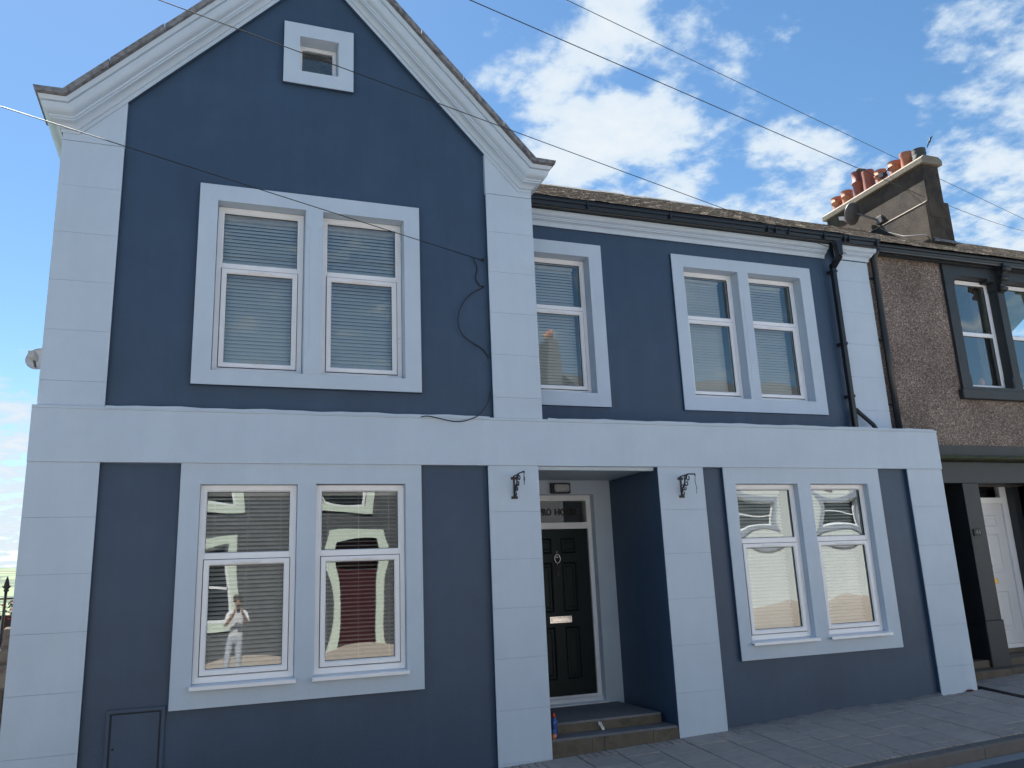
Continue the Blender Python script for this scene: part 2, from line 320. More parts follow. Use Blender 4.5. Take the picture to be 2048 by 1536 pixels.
# ------------------------------------------------------------------ setting: ground, road, pavement
def pz(x, y): return -0.33 + 0.033*x + 0.08*y            # the pavement falls to the kerb and climbs to the right
def smooth(a, b, t):
    t = max(0, min(1, (t-a)/(b-a))); return t*t*(3-2*t)
def make_ground():
    ax = [-6000,-4000,-3000,-2200,-1600,-1200,-900,-700,-500,-350,-240,-160,-100,-60,-40,-25,-15,-8,-3,3,8,15,25,40,60,100,160,240,350,500,700,1000,1500,2200,3000,4500,6000]
    ay = [-4000,-2000,-1000,-500,-250,-120,-60,-40,-25,-12,-5,0,5,9,14,20,30,45,70,110,170,260,400,550,700,900,1100,1300,1500,1750,2000,2300,2600,3000,3500,4200,5200,6500]
    vs = []; fs = []
    rr = random.Random(3)
    for y in ay:
        for x in ax:
            near = -1.15 + 0.033*max(-60, min(60, x)); d = math.hypot(max(0, abs(x)-60), max(0, y-9) if y > 0 else max(0, -40-y))
            h = near*(1-smooth(0, 250, d)) - 34*smooth(0, 420, d)
            h += 175*smooth(650, 3400, d)*(0.9+0.2*math.sin(x/900+1)*math.cos(y/1300)) + (rr.random()-0.5)*10*smooth(500, 1500, d)
            vs.append((x, y, h))
    n = len(ax)
    for j in range(len(ay)-1):
        for i in range(n-1): fs.append((j*n+i, j*n+i+1, (j+1)*n+i+1, (j+1)*n+i))
    m = bpy.data.materials.new('fields'); m.use_nodes = True; N = m.node_tree.nodes; L = m.node_tree.links; b = N['Principled BSDF']; b.inputs['Roughness'].default_value = 0.95
    g = N.new('ShaderNodeNewGeometry'); mp = N.new('ShaderNodeMapping'); mp.inputs['Scale'].default_value = (1/260, 1/150, 0); L.new(g.outputs['Position'], mp.inputs['Vector'])
    v = N.new('ShaderNodeTexVoronoi'); v.inputs['Scale'].default_value = 1.0; L.new(mp.outputs[0], v.inputs['Vector'])
    v2 = N.new('ShaderNodeTexVoronoi'); v2.feature = 'DISTANCE_TO_EDGE'; v2.inputs['Scale'].default_value = 1.0; L.new(mp.outputs[0], v2.inputs['Vector'])
    sp = N.new('ShaderNodeSeparateColor'); L.new(v.outputs['Color'], sp.inputs[0])
    r = N.new('ShaderNodeValToRGB'); e = r.color_ramp.elements; r.color_ramp.interpolation = 'CONSTANT'
    e[0].color = (0.075, 0.115, 0.055, 1); e[1].position = 0.8; e[1].color = (0.13, 0.145, 0.08, 1)
    for p_, c_ in ((0.2, (0.09, 0.14, 0.065, 1)), (0.45, (0.055, 0.085, 0.05, 1)), (0.6, (0.11, 0.16, 0.075, 1))): a = e.new(p_); a.color = c_
    L.new(sp.outputs[0], r.inputs[0])
    nz = N.new('ShaderNodeTexNoise'); nz.inputs['Scale'].default_value = 0.03; nz.inputs['Detail'].default_value = 8; L.new(g.outputs['Position'], nz.inputs['Vector'])
    lt = N.new('ShaderNodeMath'); lt.operation = 'MULTIPLY'; L.new(nz.outputs['Fac'], lt.inputs[0]); lt.inputs[1].default_value = 0.14
    gt = N.new('ShaderNodeMath'); gt.operation = 'LESS_THAN'; L.new(v2.outputs['Distance'], gt.inputs[0]); L.new(lt.outputs[0], gt.inputs[1])
    mx = N.new('ShaderNodeMix'); mx.data_type = 'RGBA'; L.new(gt.outputs[0], mx.inputs['Factor']); L.new(r.outputs[0], mx.inputs['A']); mx.inputs['B'].default_value = (0.035, 0.06, 0.035, 1)
    L.new(mx.outputs['Result'], b.inputs['Base Color'])
    return obj('ground', MB().add(vs, fs), m, kind='structure')
make_ground()

def unseen_yard():  # unseen grey ground added to keep the fields' green bounce off the cornice
    m = MB(); m.add([(-14, -1.6, -0.75), (0.0, -1.6, -0.75), (0.0, 16, -0.75), (-14, 16, -0.75)], [(0, 1, 2, 3)]); obj('unseen_yard', m, ASPHALT, kind='structure')
def sloped_strip(name, xs, prof, material, parent=None, **kw):
    """strip along x, cross-section prof = [(y, dz)], riding on the street's climb"""
    vs = []; fs = []; n = len(prof)
    for x in xs:
        for y, dz in prof: vs.append((x, y, 0.033*x + dz))
    for i in range(len(xs)-1):
        for k in range(n-1): fs.append((i*n+k, (i+1)*n+k, (i+1)*n+k+1, i*n+k+1))
    return obj(name, MB().add(vs, fs), material, parent, **kw)
XS = [-60, -30, -12, -6, -3, 0, 3, 6, 9, 12, 15, 20, 30, 60]
KY = -1.63
ROADZ = -0.33 + 0.08*KY - 0.12
sloped_strip('road', XS, [(KY+0.3, ROADZ), (-3.0, ROADZ+0.03), (-4.6, ROADZ+0.06), (-6.4, ROADZ+0.05), (-7.35, ROADZ+0.03)], ASPHALT, kind='structure')
pav = sloped_strip('pavement', XS, [(KY, -0.75), (KY, -0.33+0.08*KY-0.03), (0.9, -0.33+0.08*0.9-0.028), (0.9, -0.8)], JOINT, kind='structure')
sloped_strip('far_pavement', XS, [(-7.2, ROADZ-0.2), (-7.2, ROADZ+0.15), (-7.35, ROADZ+0.17), (-12.0, ROADZ+0.55), (-12.0, ROADZ-0.3)], PAVE, kind='structure')
unseen_yard()
# paving slabs: columns 0.39 m wide, slabs 0.30 m deep, alternate columns start with a row of small setts
def slab_mesh(w, d, t=0.05, c=0.004):
    mb = MB(); mb.box(0, w, -d, 0, -t, 0, c); return mb.mesh('paving_slab')
SL = slab_mesh(0.377, 0.294); ST = slab_mesh(0.067, 0.140); SL.materials.append(PAVE); ST.materials.append(PAVE)
slope_rot = Matrix(((1,0,0),(0,1,0),(0.033,0.08,1)))
tilt = Vector((-0.033, -0.08, 1)).normalized().rotation_difference(Vector((0,0,1))).inverted().to_euler()
def place(meshd, name, x, y, dz=0.0):
    o = link(name, meshd, None, pav, loc=(x, y, pz(x, y)+dz), rot=(tilt.x+rnd.uniform(-.004,.004), tilt.y+rnd.uniform(-.004,.004), rnd.uniform(-.004,.004)))
    return o
x = 3.04; col = 0
while x < 13.4:
    y0 = 0.0 if x < 10.30 else 0.36
    if col % 2 == 0:
        y = y0
        while y - 0.295 > KY+0.09: place(SL, 'paving_slab', x, y, rnd.uniform(-0.002, 0.002)); y -= 0.301
        y_end = y
        if y_end - 0.14 > KY+0.1:
            for k in range(5): place(ST, 'paving_sett', x+k*0.0785, y_end, rnd.uniform(-.002,.002))
    else:
        for k in range(5): place(ST, 'paving_sett', x+k*0.0785, y0, rnd.uniform(-.002,.002))
        y = y0-0.15
        while y - 0.295 > KY+0.09: place(SL, 'paving_slab', x, y, rnd.uniform(-0.002, 0.002)); y -= 0.301
        for k in range(5): place(ST, 'paving_sett', x+k*0.0785, y, rnd.uniform(-.002,.002))
    x += 0.391; col += 1
# kerb
kerb = bpy.data.objects.new('kerb', None); COL.objects.link(kerb); kerb['kind'] = 'structure'
km = MB(); km.prism([(KY+0.13, 0), (KY+0.13, -0.25), (KY-0.02, -0.25), (KY-0.012, -0.02), (KY+0.006, 0)], 0, 0.905, axis='x'); KM = km.mesh('kerb_stone'); KM.materials.append(KERB)
x = 1.2
while x < 14:
    link('kerb_stone', KM, None, kerb, loc=(x, 0, pz(x, KY)+0.003), rot=(0, -math.atan(0.033), 0)); x += 0.911
# road channel blocks, kerb-side
chm = MB(); chm.box(0, 0.9, -0.30, 0, -0.08, 0, 0.004); CHM = chm.mesh('channel_block'); CHM.materials.append(CHANNEL)
road = bpy.data.objects['road']; x = 2.0
while x < 14:
    link('channel_block', CHM, None, road, loc=(x, KY-0.03, 0.033*x+ROADZ+0.012), rot=(R(1.0), -math.atan(0.033), 0)); x += 0.908
sloped_strip('road_line', [2, 5, 9, 14, 25], [(KY-0.50, ROADZ+0.016), (KY-0.60, ROADZ+0.019)], ROADPAINT, road)
# drain grating let into the pavement in front of the neighbour's steps
dg = MB()
for k in range(7): dg.box(0.018*k, 0.018*k+0.010, -0.75, 0.33, -0.02, 0.006)
obj('drain_grating', dg, IRON, pav, loc=(10.40, 0, pz(10.4, 0)+0.002), rot=(math.atan(0.08), 0, 0))

# ------------------------------------------------------------------ the painted house
H = thing('painted_house', 'navy blue house with pale grey pilasters, tall gable and recessed porch', 'house')
GC = 2.40                         # gable centre line
SLP = 1.06; TH = math.atan(SLP); NB = 6.28       # rake slope; height of the rake's lower edge at the pilaster (x=0.54)
def rake(x): return NB + SLP*((x if x <= GC else 2*GC-x) - 0.54)
YN = 0.055                        # navy panels sit this far behind the pilaster faces
# walls ------------------------------------------------------------
GWIN = (1.259, 3.481, 3.459, 5.52)                                   # gable window surround
w = MB()
def gable(mb, y0, y1, hole, off):
    xs = sorted([0.03, hole[0], GC, hole[1], 2*GC-0.03]); zb = 5.6
    def quad(a, b, z0a, z0b, z1a, z1b):
        mb.add([(a,y0,z0a),(b,y0,z0b),(b,y0,z1b),(a,y0,z1a),(a,y1,z0a),(b,y1,z0b),(b,y1,z1b),(a,y1,z1a)],
               [(0,1,2,3),(7,6,5,4),(0,4,5,1),(1,5,6,2),(2,6,7,3),(3,7,4,0)])
    for a, b in zip(xs, xs[1:]):
        ta, tb = rake(a)+off, rake(b)+off
        if hole[0] <= (a+b)/2 <= hole[1]:
            quad(a, b, zb, zb, hole[2], hole[2]); quad(a, b, hole[3], hole[3], ta, tb)
        else: quad(a, b, zb, zb, ta, tb)
ATT = (2.023, 2.767, 6.814, 7.554)
gable(w, YN, YN+0.30, (ATT[0]+0.1, ATT[1]-0.1, ATT[2]+0.1, ATT[3]-0.1), 0.10)
w.wall(0.03, 4.78, 3.0, 5.6, YN, YN+0.30, [(GWIN[0]+0.1, GWIN[1]-0.1, GWIN[2]+0.08, GWIN[3]-0.1)])
obj('gable_wall', w, NAVY, H)
LLW = (1.218, 3.463, 0.575, 2.72); LRW = (7.031, 9.308, 0.575, 2.72)
w = MB(); w.wall(0.03, 4.70, -0.9, 2.75, YN, YN+0.30, [(LLW[0]+0.1, LLW[1]-0.1, LLW[2]+0.12, LLW[3]-0.12)])
obj('ground_floor_wall', w, NAVY, H)
w = MB(); w.wall(6.20, 10.30, -0.9, 2.75, YN, YN+0.30, [(LRW[0]+0.1, LRW[1]-0.1, LRW[2]+0.12, LRW[3]-0.12)])
obj('ground_floor_wall', w, NAVY, H)
YB = 0.745                        # face of the set-back upper wall
UPW = (7.054, 9.295, 3.54, 5.648); USW = (4.86, 6.023, 3.54, 5.648)
w = MB(); w.wall(4.6, 10.34, 2.9, 6.05, YB, YB+0.30, [(UPW[0]+0.1, UPW[1]-0.1, UPW[2]+0.1, UPW[3]-0.1), (USW[0]+0.1, USW[1]-0.1, USW[2]+0.1, USW[3]-0.1)])
obj('upper_wall', w, NAVY, H)
w = MB(); w.box(0.02, 0.30, YN+0.31, 7.0, -0.9, 5.9); obj('side_wall', w, STUCCO_SIDE, H)
w = MB(); w.box(4.50, 4.77, YN+0.31, YB-0.003, 3.0, 6.1); w.box(4.50, 4.77, YB+0.31, 7.0, 5.5, 7.2); obj('gable_return_wall', w, PALE, H)
w = MB(); w.box(0.31, 10.34, 6.9, 7.2, -0.9, 6.0); obj('back_wall', w, STUCCO_SIDE, H)
w = MB(); w.box(10.03, 10.335, YB+0.31, 6.89, -0.9, 6.0); obj('party_wall', w, STUCCO_SIDE, H)
w = MB(); w.box(0.31, 10.0, 0.40, 6.88, 2.80, 2.95); w.box(0.31, 10.0, 1.9, 6.88, -0.5, -0.3); w.box(0.31, 4.48, 0.40, 6.88, 6.35, 6.42)
w.box(0.31, 10.0, 3.4, 3.5, -0.29, 2.79); w.box(0.31, 10.0, 3.4, 3.5, 2.96, 6.3); w.box(6.45, 6.5, 0.4, 3.39, -0.29, 2.79); w.box(4.45, 4.49, 0.4, 3.39, -.29, 2.79)
w.box(4.45, 4.49, 1.06, 3.39, 2.96, 6.3)
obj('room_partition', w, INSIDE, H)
# band -------------------------------------------------------------
BB, BT = 2.709, 3.214
w = MB(); w.prism([(-0.012, BB), (-0.012, BT-0.03), (-0.022, BT-0.028), (-0.022, BT-0.004), (0.0, BT), (0.74, BT+0.05), (0.74, BB)], -0.02, 10.352, axis='x')
w2 = obj('string_band', w, PALE, H)
f = MB()
for (a, b) in ((0.56, 4.2), (4.86, 10.3)):
    pts = [(a+(b-a)*k/40, 0, 0) for k in range(41)]
    vs = []; fs = []
    for k, (px_, _, _) in enumerate(pts):
        j = 0.004*math.sin(px_*7.1)+0.003*math.sin(px_*17.3)
        vs += [(px_, -0.028, BT-0.016+j), (px_, -0.024, BT+0.010+j), (px_, 0.06, BT+0.014)]
    for k in range(40):
        for m_ in range(2): fs.append((k*3+m_, (k+1)*3+m_, (k+1)*3+m_+1, k*3+m_+1))
    f.add(vs, fs)
obj('flashing_strip', f, PALE, w2)
# pilasters made of courses 0.48 m high with scored joints -----------------------
def pilaster(x0, x1, z0, z1, y0, y1, joints):
    core = MB(); core.box(x0+0.0005, x1-0.0005, y0+0.008, y1, z0, z1); p = obj('pilaster', core, NAVY, H)      # flanks are painted navy
    zs = [z0] + [j for j in joints if z0+0.05 < j < z1-0.05] + [z1]
    for a, b in zip(zs, zs[1:]):
        bl = MB(); g_ = 0.0007
        bl.box(x0, x1, y0, y0+0.012, a+(g_ if a > z0 else 0), b-(g_ if b < z1 else 0), 0.0016)
        obj('pilaster_block', bl, PALE, p)
    return p
LOWJ = sorted(BB-0.4795*k for k in range(0, 8))
for (a, b, z0) in ((-0.02, 0.548, -0.6), (4.169, 4.730, -0.45), (6.169, 6.757, -0.40), (9.773, 10.348, -0.32)):
    pilaster(a, b, z0, BB-0.0008, 0.0, 0.36 if a < 6 or a > 7 else 0.052, LOWJ)
UPJ = [3.44+0.475*k for k in range(0, 6)]
for (a, b) in ((0.012, 0.552), (4.257, 4.809)):
    p = pilaster(a, b, BT+0.002, 5.80, 0.004, 0.37, UPJ)
    s_ = MB(); m_ = (a < 1)
    poly = [(a, 5.8044), (b, 5.8044), (b, NB+0.01), (0.155, 5.872), (0.155, 5.98), (a, 5.98)] if m_ else [(a, 5.8044), (b, 5.8044), (b, 5.98), (4.645, 5.98), (4.645, 5.872), (a, NB+0.01)]
    s_.prism(poly, 0.004, 0.36); obj('pilaster_shoulder', s_, PALE, p)
pilaster(9.765, 10.348, BT+0.03, 5.83, YB-0.045, YB+0.30, [3.62+0.475*k for k in range(0, 5)])
# gable mouldings --------------------------------------------------
def arc(d0, p0, d1, p1, bulge, n=5):
    out = []
    for k in range(n+1):
        t = k/n; b_ = math.sin(math.pi*t)*bulge; dx, dy = d1-d0, p1-p0; l = math.hypot(dx, dy)
        out.append((d0+dx*t - dy/l*b_, p0+dy*t + dx/l*b_))
    return out
PROF = [(0.0, 0.0), (0.0, 0.004), (0.034, 0.006), (0.036, 0.028)] + arc(0.040, 0.030, 0.074, 0.100, -0.010) + [(0.076, 0.112), (0.090, 0.114), (0.092, 0.128)] \
       + [(0.104, 0.130)] + arc(0.108, 0.132, 0.188, 0.215, 0.022, 7) + [(0.190, 0.205), (0.196, 0.205), (0.200, 0.232), (0.236, 0.252), (0.242, 0.20), (0.242, -0.02)]
def sweep(mb, path, prof):
    n = len(prof); vs = []; fs = []
    for base, U, V in path:
        for d, p in prof: vs.append(Vector(base) + Vector(U)*d + Vector(V)*p)
    for i in range(len(path)-1):
        for k in range(n-1): fs.append((i*n+k, (i+1)*n+k, (i+1)*n+k+1, i*n+k+1))
    fs += [list(range(n)), [(len(path)-1)*n + k for k in range(n-1, -1, -1)]]
    mb.add(vs, fs)
KX = 0.155; KZ = NB + SLP*(KX-0.54)
def gable_path(sg, wob=True):
    X = lambda x: x if sg < 0 else 2*GC-x
    n1 = Vector((-math.sin(TH)*(1 if sg < 0 else -1), 0, math.cos(TH))); n2 = Vector((0, 0, 1)); Uk = (n1+n2)/(1+n1.dot(n2)); sx = -1 if sg < 0 else 1
    path = [((X(GC), 0, rake(GC)), (0, 0, 1/math.cos(TH)), (0, -1, 0))]
    for k in range(1, 6):
        t = k/6; xx = GC+(KX-GC)*t; j = (rnd.random()-.5)*0.006
        path.append(((X(xx), 0, rake(xx)+j), n1, (0, -1, 0)))
    path.append(((X(KX), 0, KZ), Uk, (0, -1, 0)))
    path.append(((X(0.0), 0, KZ), (0, 0, 1), (0.72*sx, -1, 0)))
    path.append(((X(0.0), 1.0 if sg < 0 else 2.6, KZ), (0, 0, 1), (0.72*sx, 0, 0)))
    return path
for sg in (-1, 1):
    mb = MB(); sweep(mb, gable_path(sg), PROF); obj('raking_cornice', mb, PALE, H)
    # coping stones on the rake
    n1 = Vector((-math.sin(TH)*(1 if sg < 0 else -1), 0, math.cos(TH))); X = (lambda x: x) if sg < 0 else (lambda x: 2*GC-x)
    D0, D1 = 0.243, 0.292
    cuts = [GC, 1.86, 1.33, 0.86, 0.40, None]
    def cp(x, d): return (X(x), rake(x) + d/math.cos(TH))
    k0 = KX - 0.245*math.tan(TH/2)      # kink on the slab's underside
    for a, b in zip(cuts, cuts[1:]):
        lift = rnd.uniform(-0.006, 0.006); fr = rnd.uniform(-0.306, -0.288)
        mb = MB()
        if b is not None: poly = [cp(a-0.004, D0+lift), cp(b+0.004, D0+lift), cp(b+0.004, D1+lift), cp(a-0.004, D1+lift)]
        else:
            xk0 = KX-D0*math.tan(TH/2); xk1 = KX-D1*math.tan(TH/2)
            poly = [cp(a-0.004, D0), (X(xk0), KZ+D0), (X(-0.20), KZ+D0), (X(-0.215), KZ+D1-0.004), (X(xk1), KZ+D1), cp(a-0.004, D1)]
        mb.prism(poly, fr, 0.35); obj('coping_stone', mb, COPING, H)
m = MB()
for sg in (-1, 1):       # navy return under the rake
    X = (lambda x: x) if sg < 0 else (lambda x: 2*GC-x)
    m.prism([(X(GC), rake(GC)+0.03), (X(0.553), rake(0.553)+0.03), (X(0.553), rake(0.553)-0.006), (X(GC), rake(GC)-0.006)], 0.004, YN-0.001)
obj('rake_return', m, NAVY, H)
# gable roof slopes
mb = MB()
for sg in (-1, 1):
    X = (lambda x: x) if sg < 0 else (lambda x: 2*GC-x)
    def cp(x, d): return (X(x), rake(x) + d/math.cos(TH))
    mb.prism([cp(GC, 0.18), cp(-0.05, 0.18), cp(-0.05, 0.25), cp(GC, 0.25)], 0.36, 7.0)
obj('gable_roof', mb, SLATE, H)
mb = MB(); mb.box(-0.15, -0.06, 1.01, 6.8, KZ+0.02, KZ+0.11, 0.01); obj('side_gutter', mb, BLACKPL, H)

# ------------------------------------------------------------------ windows
def pane_mesh(mb, x0, x1, z0, z1, y, bow, n=14):
    vs = []; fs = []
    for j in range(n+1):
        for i in range(n+1):
            u = i/n; v = j/n; e_ = 16*u*(1-u)*v*(1-v); vs.append((x0+(x1-x0)*u, y + bow*e_*(1+0.22*math.sin(5.1*u+x0*3)*math.sin(6.3*v+z0*5)), z0+(z1-z0)*v))
    for j in range(n):
        for i in range(n): fs.append((j*(n+1)+i, j*(n+1)+i+1, (j+1)*(n+1)+i+1, (j+1)*(n+1)+i))
    mb.add(vs, fs, smooth=True); mb.keep = True      # faces already look out to the street
def window(x0, x1, z0, z1, y, ztr, sill=None, material=UPVC, bow=0.003, vent=True, sash=True, parent=H):
    """uPVC light: fixed pane over an opening sash; ztr = centre of the transom"""
    m = MB(); FW = 0.062
    m.ring(x0, x1, z0, z1, FW, y, 0.07, 0.014, wb=0.068)
    m.box(x0+FW-0.01, x1-FW+0.01, y+0.003, y+0.066, ztr-0.033, ztr+0.033, 0.008)
    wdw = obj('window', m, material, parent)
    gl = MB(); pane_mesh(gl, x0+FW-0.004, x1-FW+0.004, ztr+0.030, z1-FW+0.004, y+0.030, bow); obj('pane', gl, GLASS, wdw)
    gk = MB(); gk.ring(x0+FW-0.003, x1-FW+0.003, ztr+0.031, z1-FW+0.003, 0.007, y+0.020, 0.012, 0.002); obj('gasket', gk, GASKET, wdw)
    sx0, sx1, sz0, sz1 = x0+FW-0.006, x1-FW+0.006, z0+0.064, ztr-0.031
    if sash:
        sm = MB(); sm.ring(sx0, sx1, sz0, sz1, 0.050, y-0.012, 0.06, 0.012); obj('sash', sm, material, wdw)
        gp = MB(); gp.ring(sx0-0.006, sx1+0.006, sz0-0.006, sz1+0.006, 0.008, y-0.0015, 0.006, 0.002); obj('sash_gap', gp, GASKET, wdw)
        a, b, c, d = sx0+0.046, sx1-0.046, sz0+0.046, sz1-0.046; yy = y+0.020
    else:
        a, b, c, d = x0+FW-0.004, x1-FW+0.004, z0+0.064, ztr-0.030; yy = y+0.03
    gl = MB(); pane_mesh(gl, a, b, c, d, yy, bow*1.2); obj('pane', gl, GLASS, wdw)
    gk = MB(); gk.ring(a, b, c, d, 0.008, yy-0.010, 0.009, 0.002); obj('gasket', gk, GASKET, wdw)
    if vent:
        cx = (x0+x1)/2; v = MB(); v.box(cx-0.115, cx+0.115, y-0.026, y-0.0125, sz1-0.030, sz1-0.012, 0.003); obj('trickle_vent', v, material, wdw)
    if sill:
        s_ = MB(); a, b, yo = sill
        s_.prism([(y+0.02, z0-0.001), (yo+0.006, z0-0.012), (yo, z0-0.016), (yo, z0-0.044), (yo+0.008, z0-0.044), (yo+0.010, z0-0.024), (y+0.02, z0-0.016)], a, b, axis='x')
        obj('sill', s_, material, wdw)
    return wdw
def surround(x0, x1, z0, z1, yf, yb, holes, parent=H):
    m = MB(); m.wall(x0, x1, z0, z1, yf, yb, holes); so_ = obj('window_surround', m, PALE, parent)
    m = MB(); m.box(x0-0.003, x0-0.0003, yf+0.010, yf+0.05, z0-0.003, z1); m.box(x1+0.0003, x1+0.003, yf+0.010, yf+0.05, z0-0.003, z1); m.box(x0, x1, yf+0.010, yf+0.05, z0-0.003, z0-0.0003)
    obj('surround_edge', m, NAVY, so_); return so_
def chamfered_mullion(par, x0, x1, z0, z1, yf, yb, c=0.045, stop=0.17):
    """stone mullion, its front edges chamfered between stops"""
    lv = [(z0, 0), (z0+stop, 0), (z0+stop+0.06, c), (z1-stop-0.04, c), (z1-stop+0.02, 0), (z1, 0)]
    vs = []; fs = []
    for z, k in lv: vs += [(x0, yb, z), (x0, yf+max(k*1.6, 0.001), z), (x0+max(k, 0.001), yf, z), (x1-max(k, 0.001), yf, z), (x1, yf+max(k*1.6, 0.001), z), (x1, yb, z)]
    for i in range(len(lv)-1):
        for k in range(6): fs.append((i*6+k, i*6+(k+1) % 6, (i+1)*6+(k+1) % 6, (i+1)*6+k))
    fs += [list(range(6)), [(len(lv)-1)*6+k for k in range(5, -1, -1)]]
    m = MB().add(vs, fs); obj('mullion', m, PALE, par)

BLINDS = 'venetian blinds hanging inside the windows'
def blind(x0, x1, z0, z1, y, ang, label, drop=1.0):
    t = thing('venetian_blind', label, 'blind', ((x0+x1)/2, y, z0), BLINDS)
    hw = (x1-x0)/2; h = z1-z0
    m = MB(); m.box(-hw, hw, -0.025, 0.025, h-0.045, h, 0.004); obj('headrail', m, SLAT, t)
    n = 4; W_ = 0.050; vs = []; fs = []
    for s in (-1, 1):
        for k in range(n+1):
            u = -W_/2+W_*k/n; vs.append((s*(hw-0.004), u, 0.004*(1-(2*u/W_)**2)))
    for k in range(n): fs.append((k, n+1+k, n+2+k, k+1))
    sm = MB().add(vs, fs, smooth=True).mesh('slat'); sm.materials.append(SLAT)
    pitch = 0.0385; zz = h-0.07
    while zz > 0.05:
        link('slat', sm, None, t, loc=(0, 0, zz), rot=(ang+rnd.uniform(-.03, .03), rnd.uniform(-.002, .002), 0)); zz -= pitch
    m = MB(); m.box(-hw+0.004, hw-0.004, -0.02, 0.02, 0.012, 0.030, 0.003); obj('bottom_rail', m, SLAT, t)
    for fx in (-0.78, 0.0, 0.78):
        c = MB(); c.box(fx*hw-0.0015, fx*hw+0.0015, -0.0275, -0.0262, 0.02, h-0.05); obj('ladder_cord', c, CORD, t)
    return t
# gable window
so_ = surround(*GWIN, 0.0, 0.19, [(1.432, 2.285, 3.600, 5.350), (2.460, 3.312, 3.600, 5.350)])
bm_ = MB(); chamfered_mullion(so_, 2.2865, 2.4585, 3.602, 5.348, -0.004, 0.185)
for (a, b, lab) in ((1.436, 2.281, 'left'), (2.464, 3.308, 'right')):
    window(a, b, 3.604, 5.346, 0.135, 4.715, None, UPVC_OLD, bow=-0.0012)
    blind(a+0.05, b-0.05, 3.66, 5.31, 0.28, R(56 if lab == 'left' else 53), 'half-open white venetian blind behind the %s light of the large gable window' % lab)
# ground floor left window
surround(*LLW, 0.010, 0.15, [(1.390, 2.258, 0.765, 2.515), (2.430, 3.300, 0.765, 2.520)])
for (a, b, lab, an) in ((1.392, 2.256, 'left', 30), (2.432, 3.298, 'right', 15)):
    window(a, b, 0.772, 2.513, 0.070, 1.864, (a-0.018, b+0.012, -0.045), UPVC, bow=-0.0014 if lab == 'left' else -0.0018)
    blind(a+0.05, b-0.05, 0.84, 2.47, 0.215, R(an), 'open white venetian blind behind the %s light of the window beside the meter box' % lab)
# ground floor right window
surround(*LRW, 0.010, 0.16, [(7.186, 8.060, 0.765, 2.522), (8.248, 9.116, 0.765, 2.522)])
for (a, b, lab, an) in ((7.188, 8.058, 'left', 44), (8.250, 9.114, 'right', 34)):
    window(a, b, 0.772, 2.520, 0.085, 1.868, (a-0.012, b+0.018, -0.045), UPVC, bow=-0.0028)
    blind(a+0.05, b-0.12, 0.84, 2.47, 0.235, R(an), 'nearly closed white venetian blind behind the %s light of the window right of the porch' % lab)
# first floor windows of the set-back wall
YW = YB-0.035
so_ = surround(*UPW, YW, YW+0.22, [(7.225, 8.070, 3.716, 5.482), (8.238, 9.112, 3.716, 5.488)])
chamfered_mullion(so_, 8.0715, 8.2365, 3.718, 5.480, YW-0.004, YW+0.215)
for (a, b, lab, an) in ((7.229, 8.066, 'left', 64), (8.242, 9.108, 'right', 57)):
    window(a, b, 3.720, 5.478, YW+0.150, 4.83, None, UPVC, bow=-0.0014)
    blind(a+0.05, b-0.13, 3.78, 5.43, YW+0.30, R(an), 'white venetian blind behind the %s light of the upper window near the downpipe' % lab)
surround(*USW, YW, YW+0.22, [(5.0, 5.846, 3.706, 5.476)])
window(5.004, 5.842, 3.710, 5.472, YW+0.150, 4.82, None, UPVC, bow=-0.0012)
blind(5.06, 5.74, 3.77, 5.42, YW+0.30, R(56), 'white venetian blind in the narrow single window beside the gable pilaster')
# attic light
surround(*ATT, 0.0, 0.24, [(2.190, 2.603, 6.970, 7.396)])
m = MB(); m.ring(2.192, 2.601, 6.972, 7.394, 0.040, 0.17, 0.06, 0.010); at_w = obj('window', m, UPVC_OLD, H)
g_ = MB(); pane_mesh(g_, 2.230, 2.563, 7.010, 7.356, 0.20, 0.001); obj('pane', g_, GLASS, at_w)
# ------------------------------------------------------------------ porch
PY = 1.22
m = MB(); m.box(6.171, 6.199, 0.053, 0.36, -0.4, 2.70); m.box(6.171, 6.40, 0.36, PY-0.002, -0.4, 2.70); m.box(4.45, 4.728, 0.37, PY-0.002, -0.3, 2.70); obj('porch_side_wall', m, NAVY, H)
m = MB(); m.box(4.70, 6.40, 0.0, PY+0.15, 2.712, 2.78); 
m.box(4.735, 6.148, 0.055, 0.115, 2.672, 2.711); obj('porch_ceiling', m, PALE, H)
m = MB(); m.wall(4.72, 6.30, -0.3, 2.711, PY, PY+0.35, [(4.972, 5.942, 0.125, 2.54)]); obj('porch_back_wall', m, PALE, H)
m = MB(); DY = 1.32
m.wall(4.974, 5.940, 0.128, 2.538, DY, DY+0.07, [(5.028, 5.886, 0.205, 2.130), (5.034, 5.880, 2.205, 2.472)])
m.prism([(DY, 0.19), (DY-0.03, 0.165), (DY-0.03, 0.128), (DY, 0.128)], 4.974, 5.94, axis='x')
m.prism([(DY-0.004, 0.135), (PY+0.02, 0.128), (PY-0.015, 0.120), (PY-0.015, 0.105), (DY-0.004, 0.105)], 4.974, 5.97, axis='x')
door_fr = obj('door_frame', m, UPVC, H)
g_ = MB(); pane_mesh(g_, 5.03, 5.884, 2.200, 2.476, DY+0.03, 0.001); fan = obj('fanlight_pane', g_, GLASS, door_fr)
m = MB()
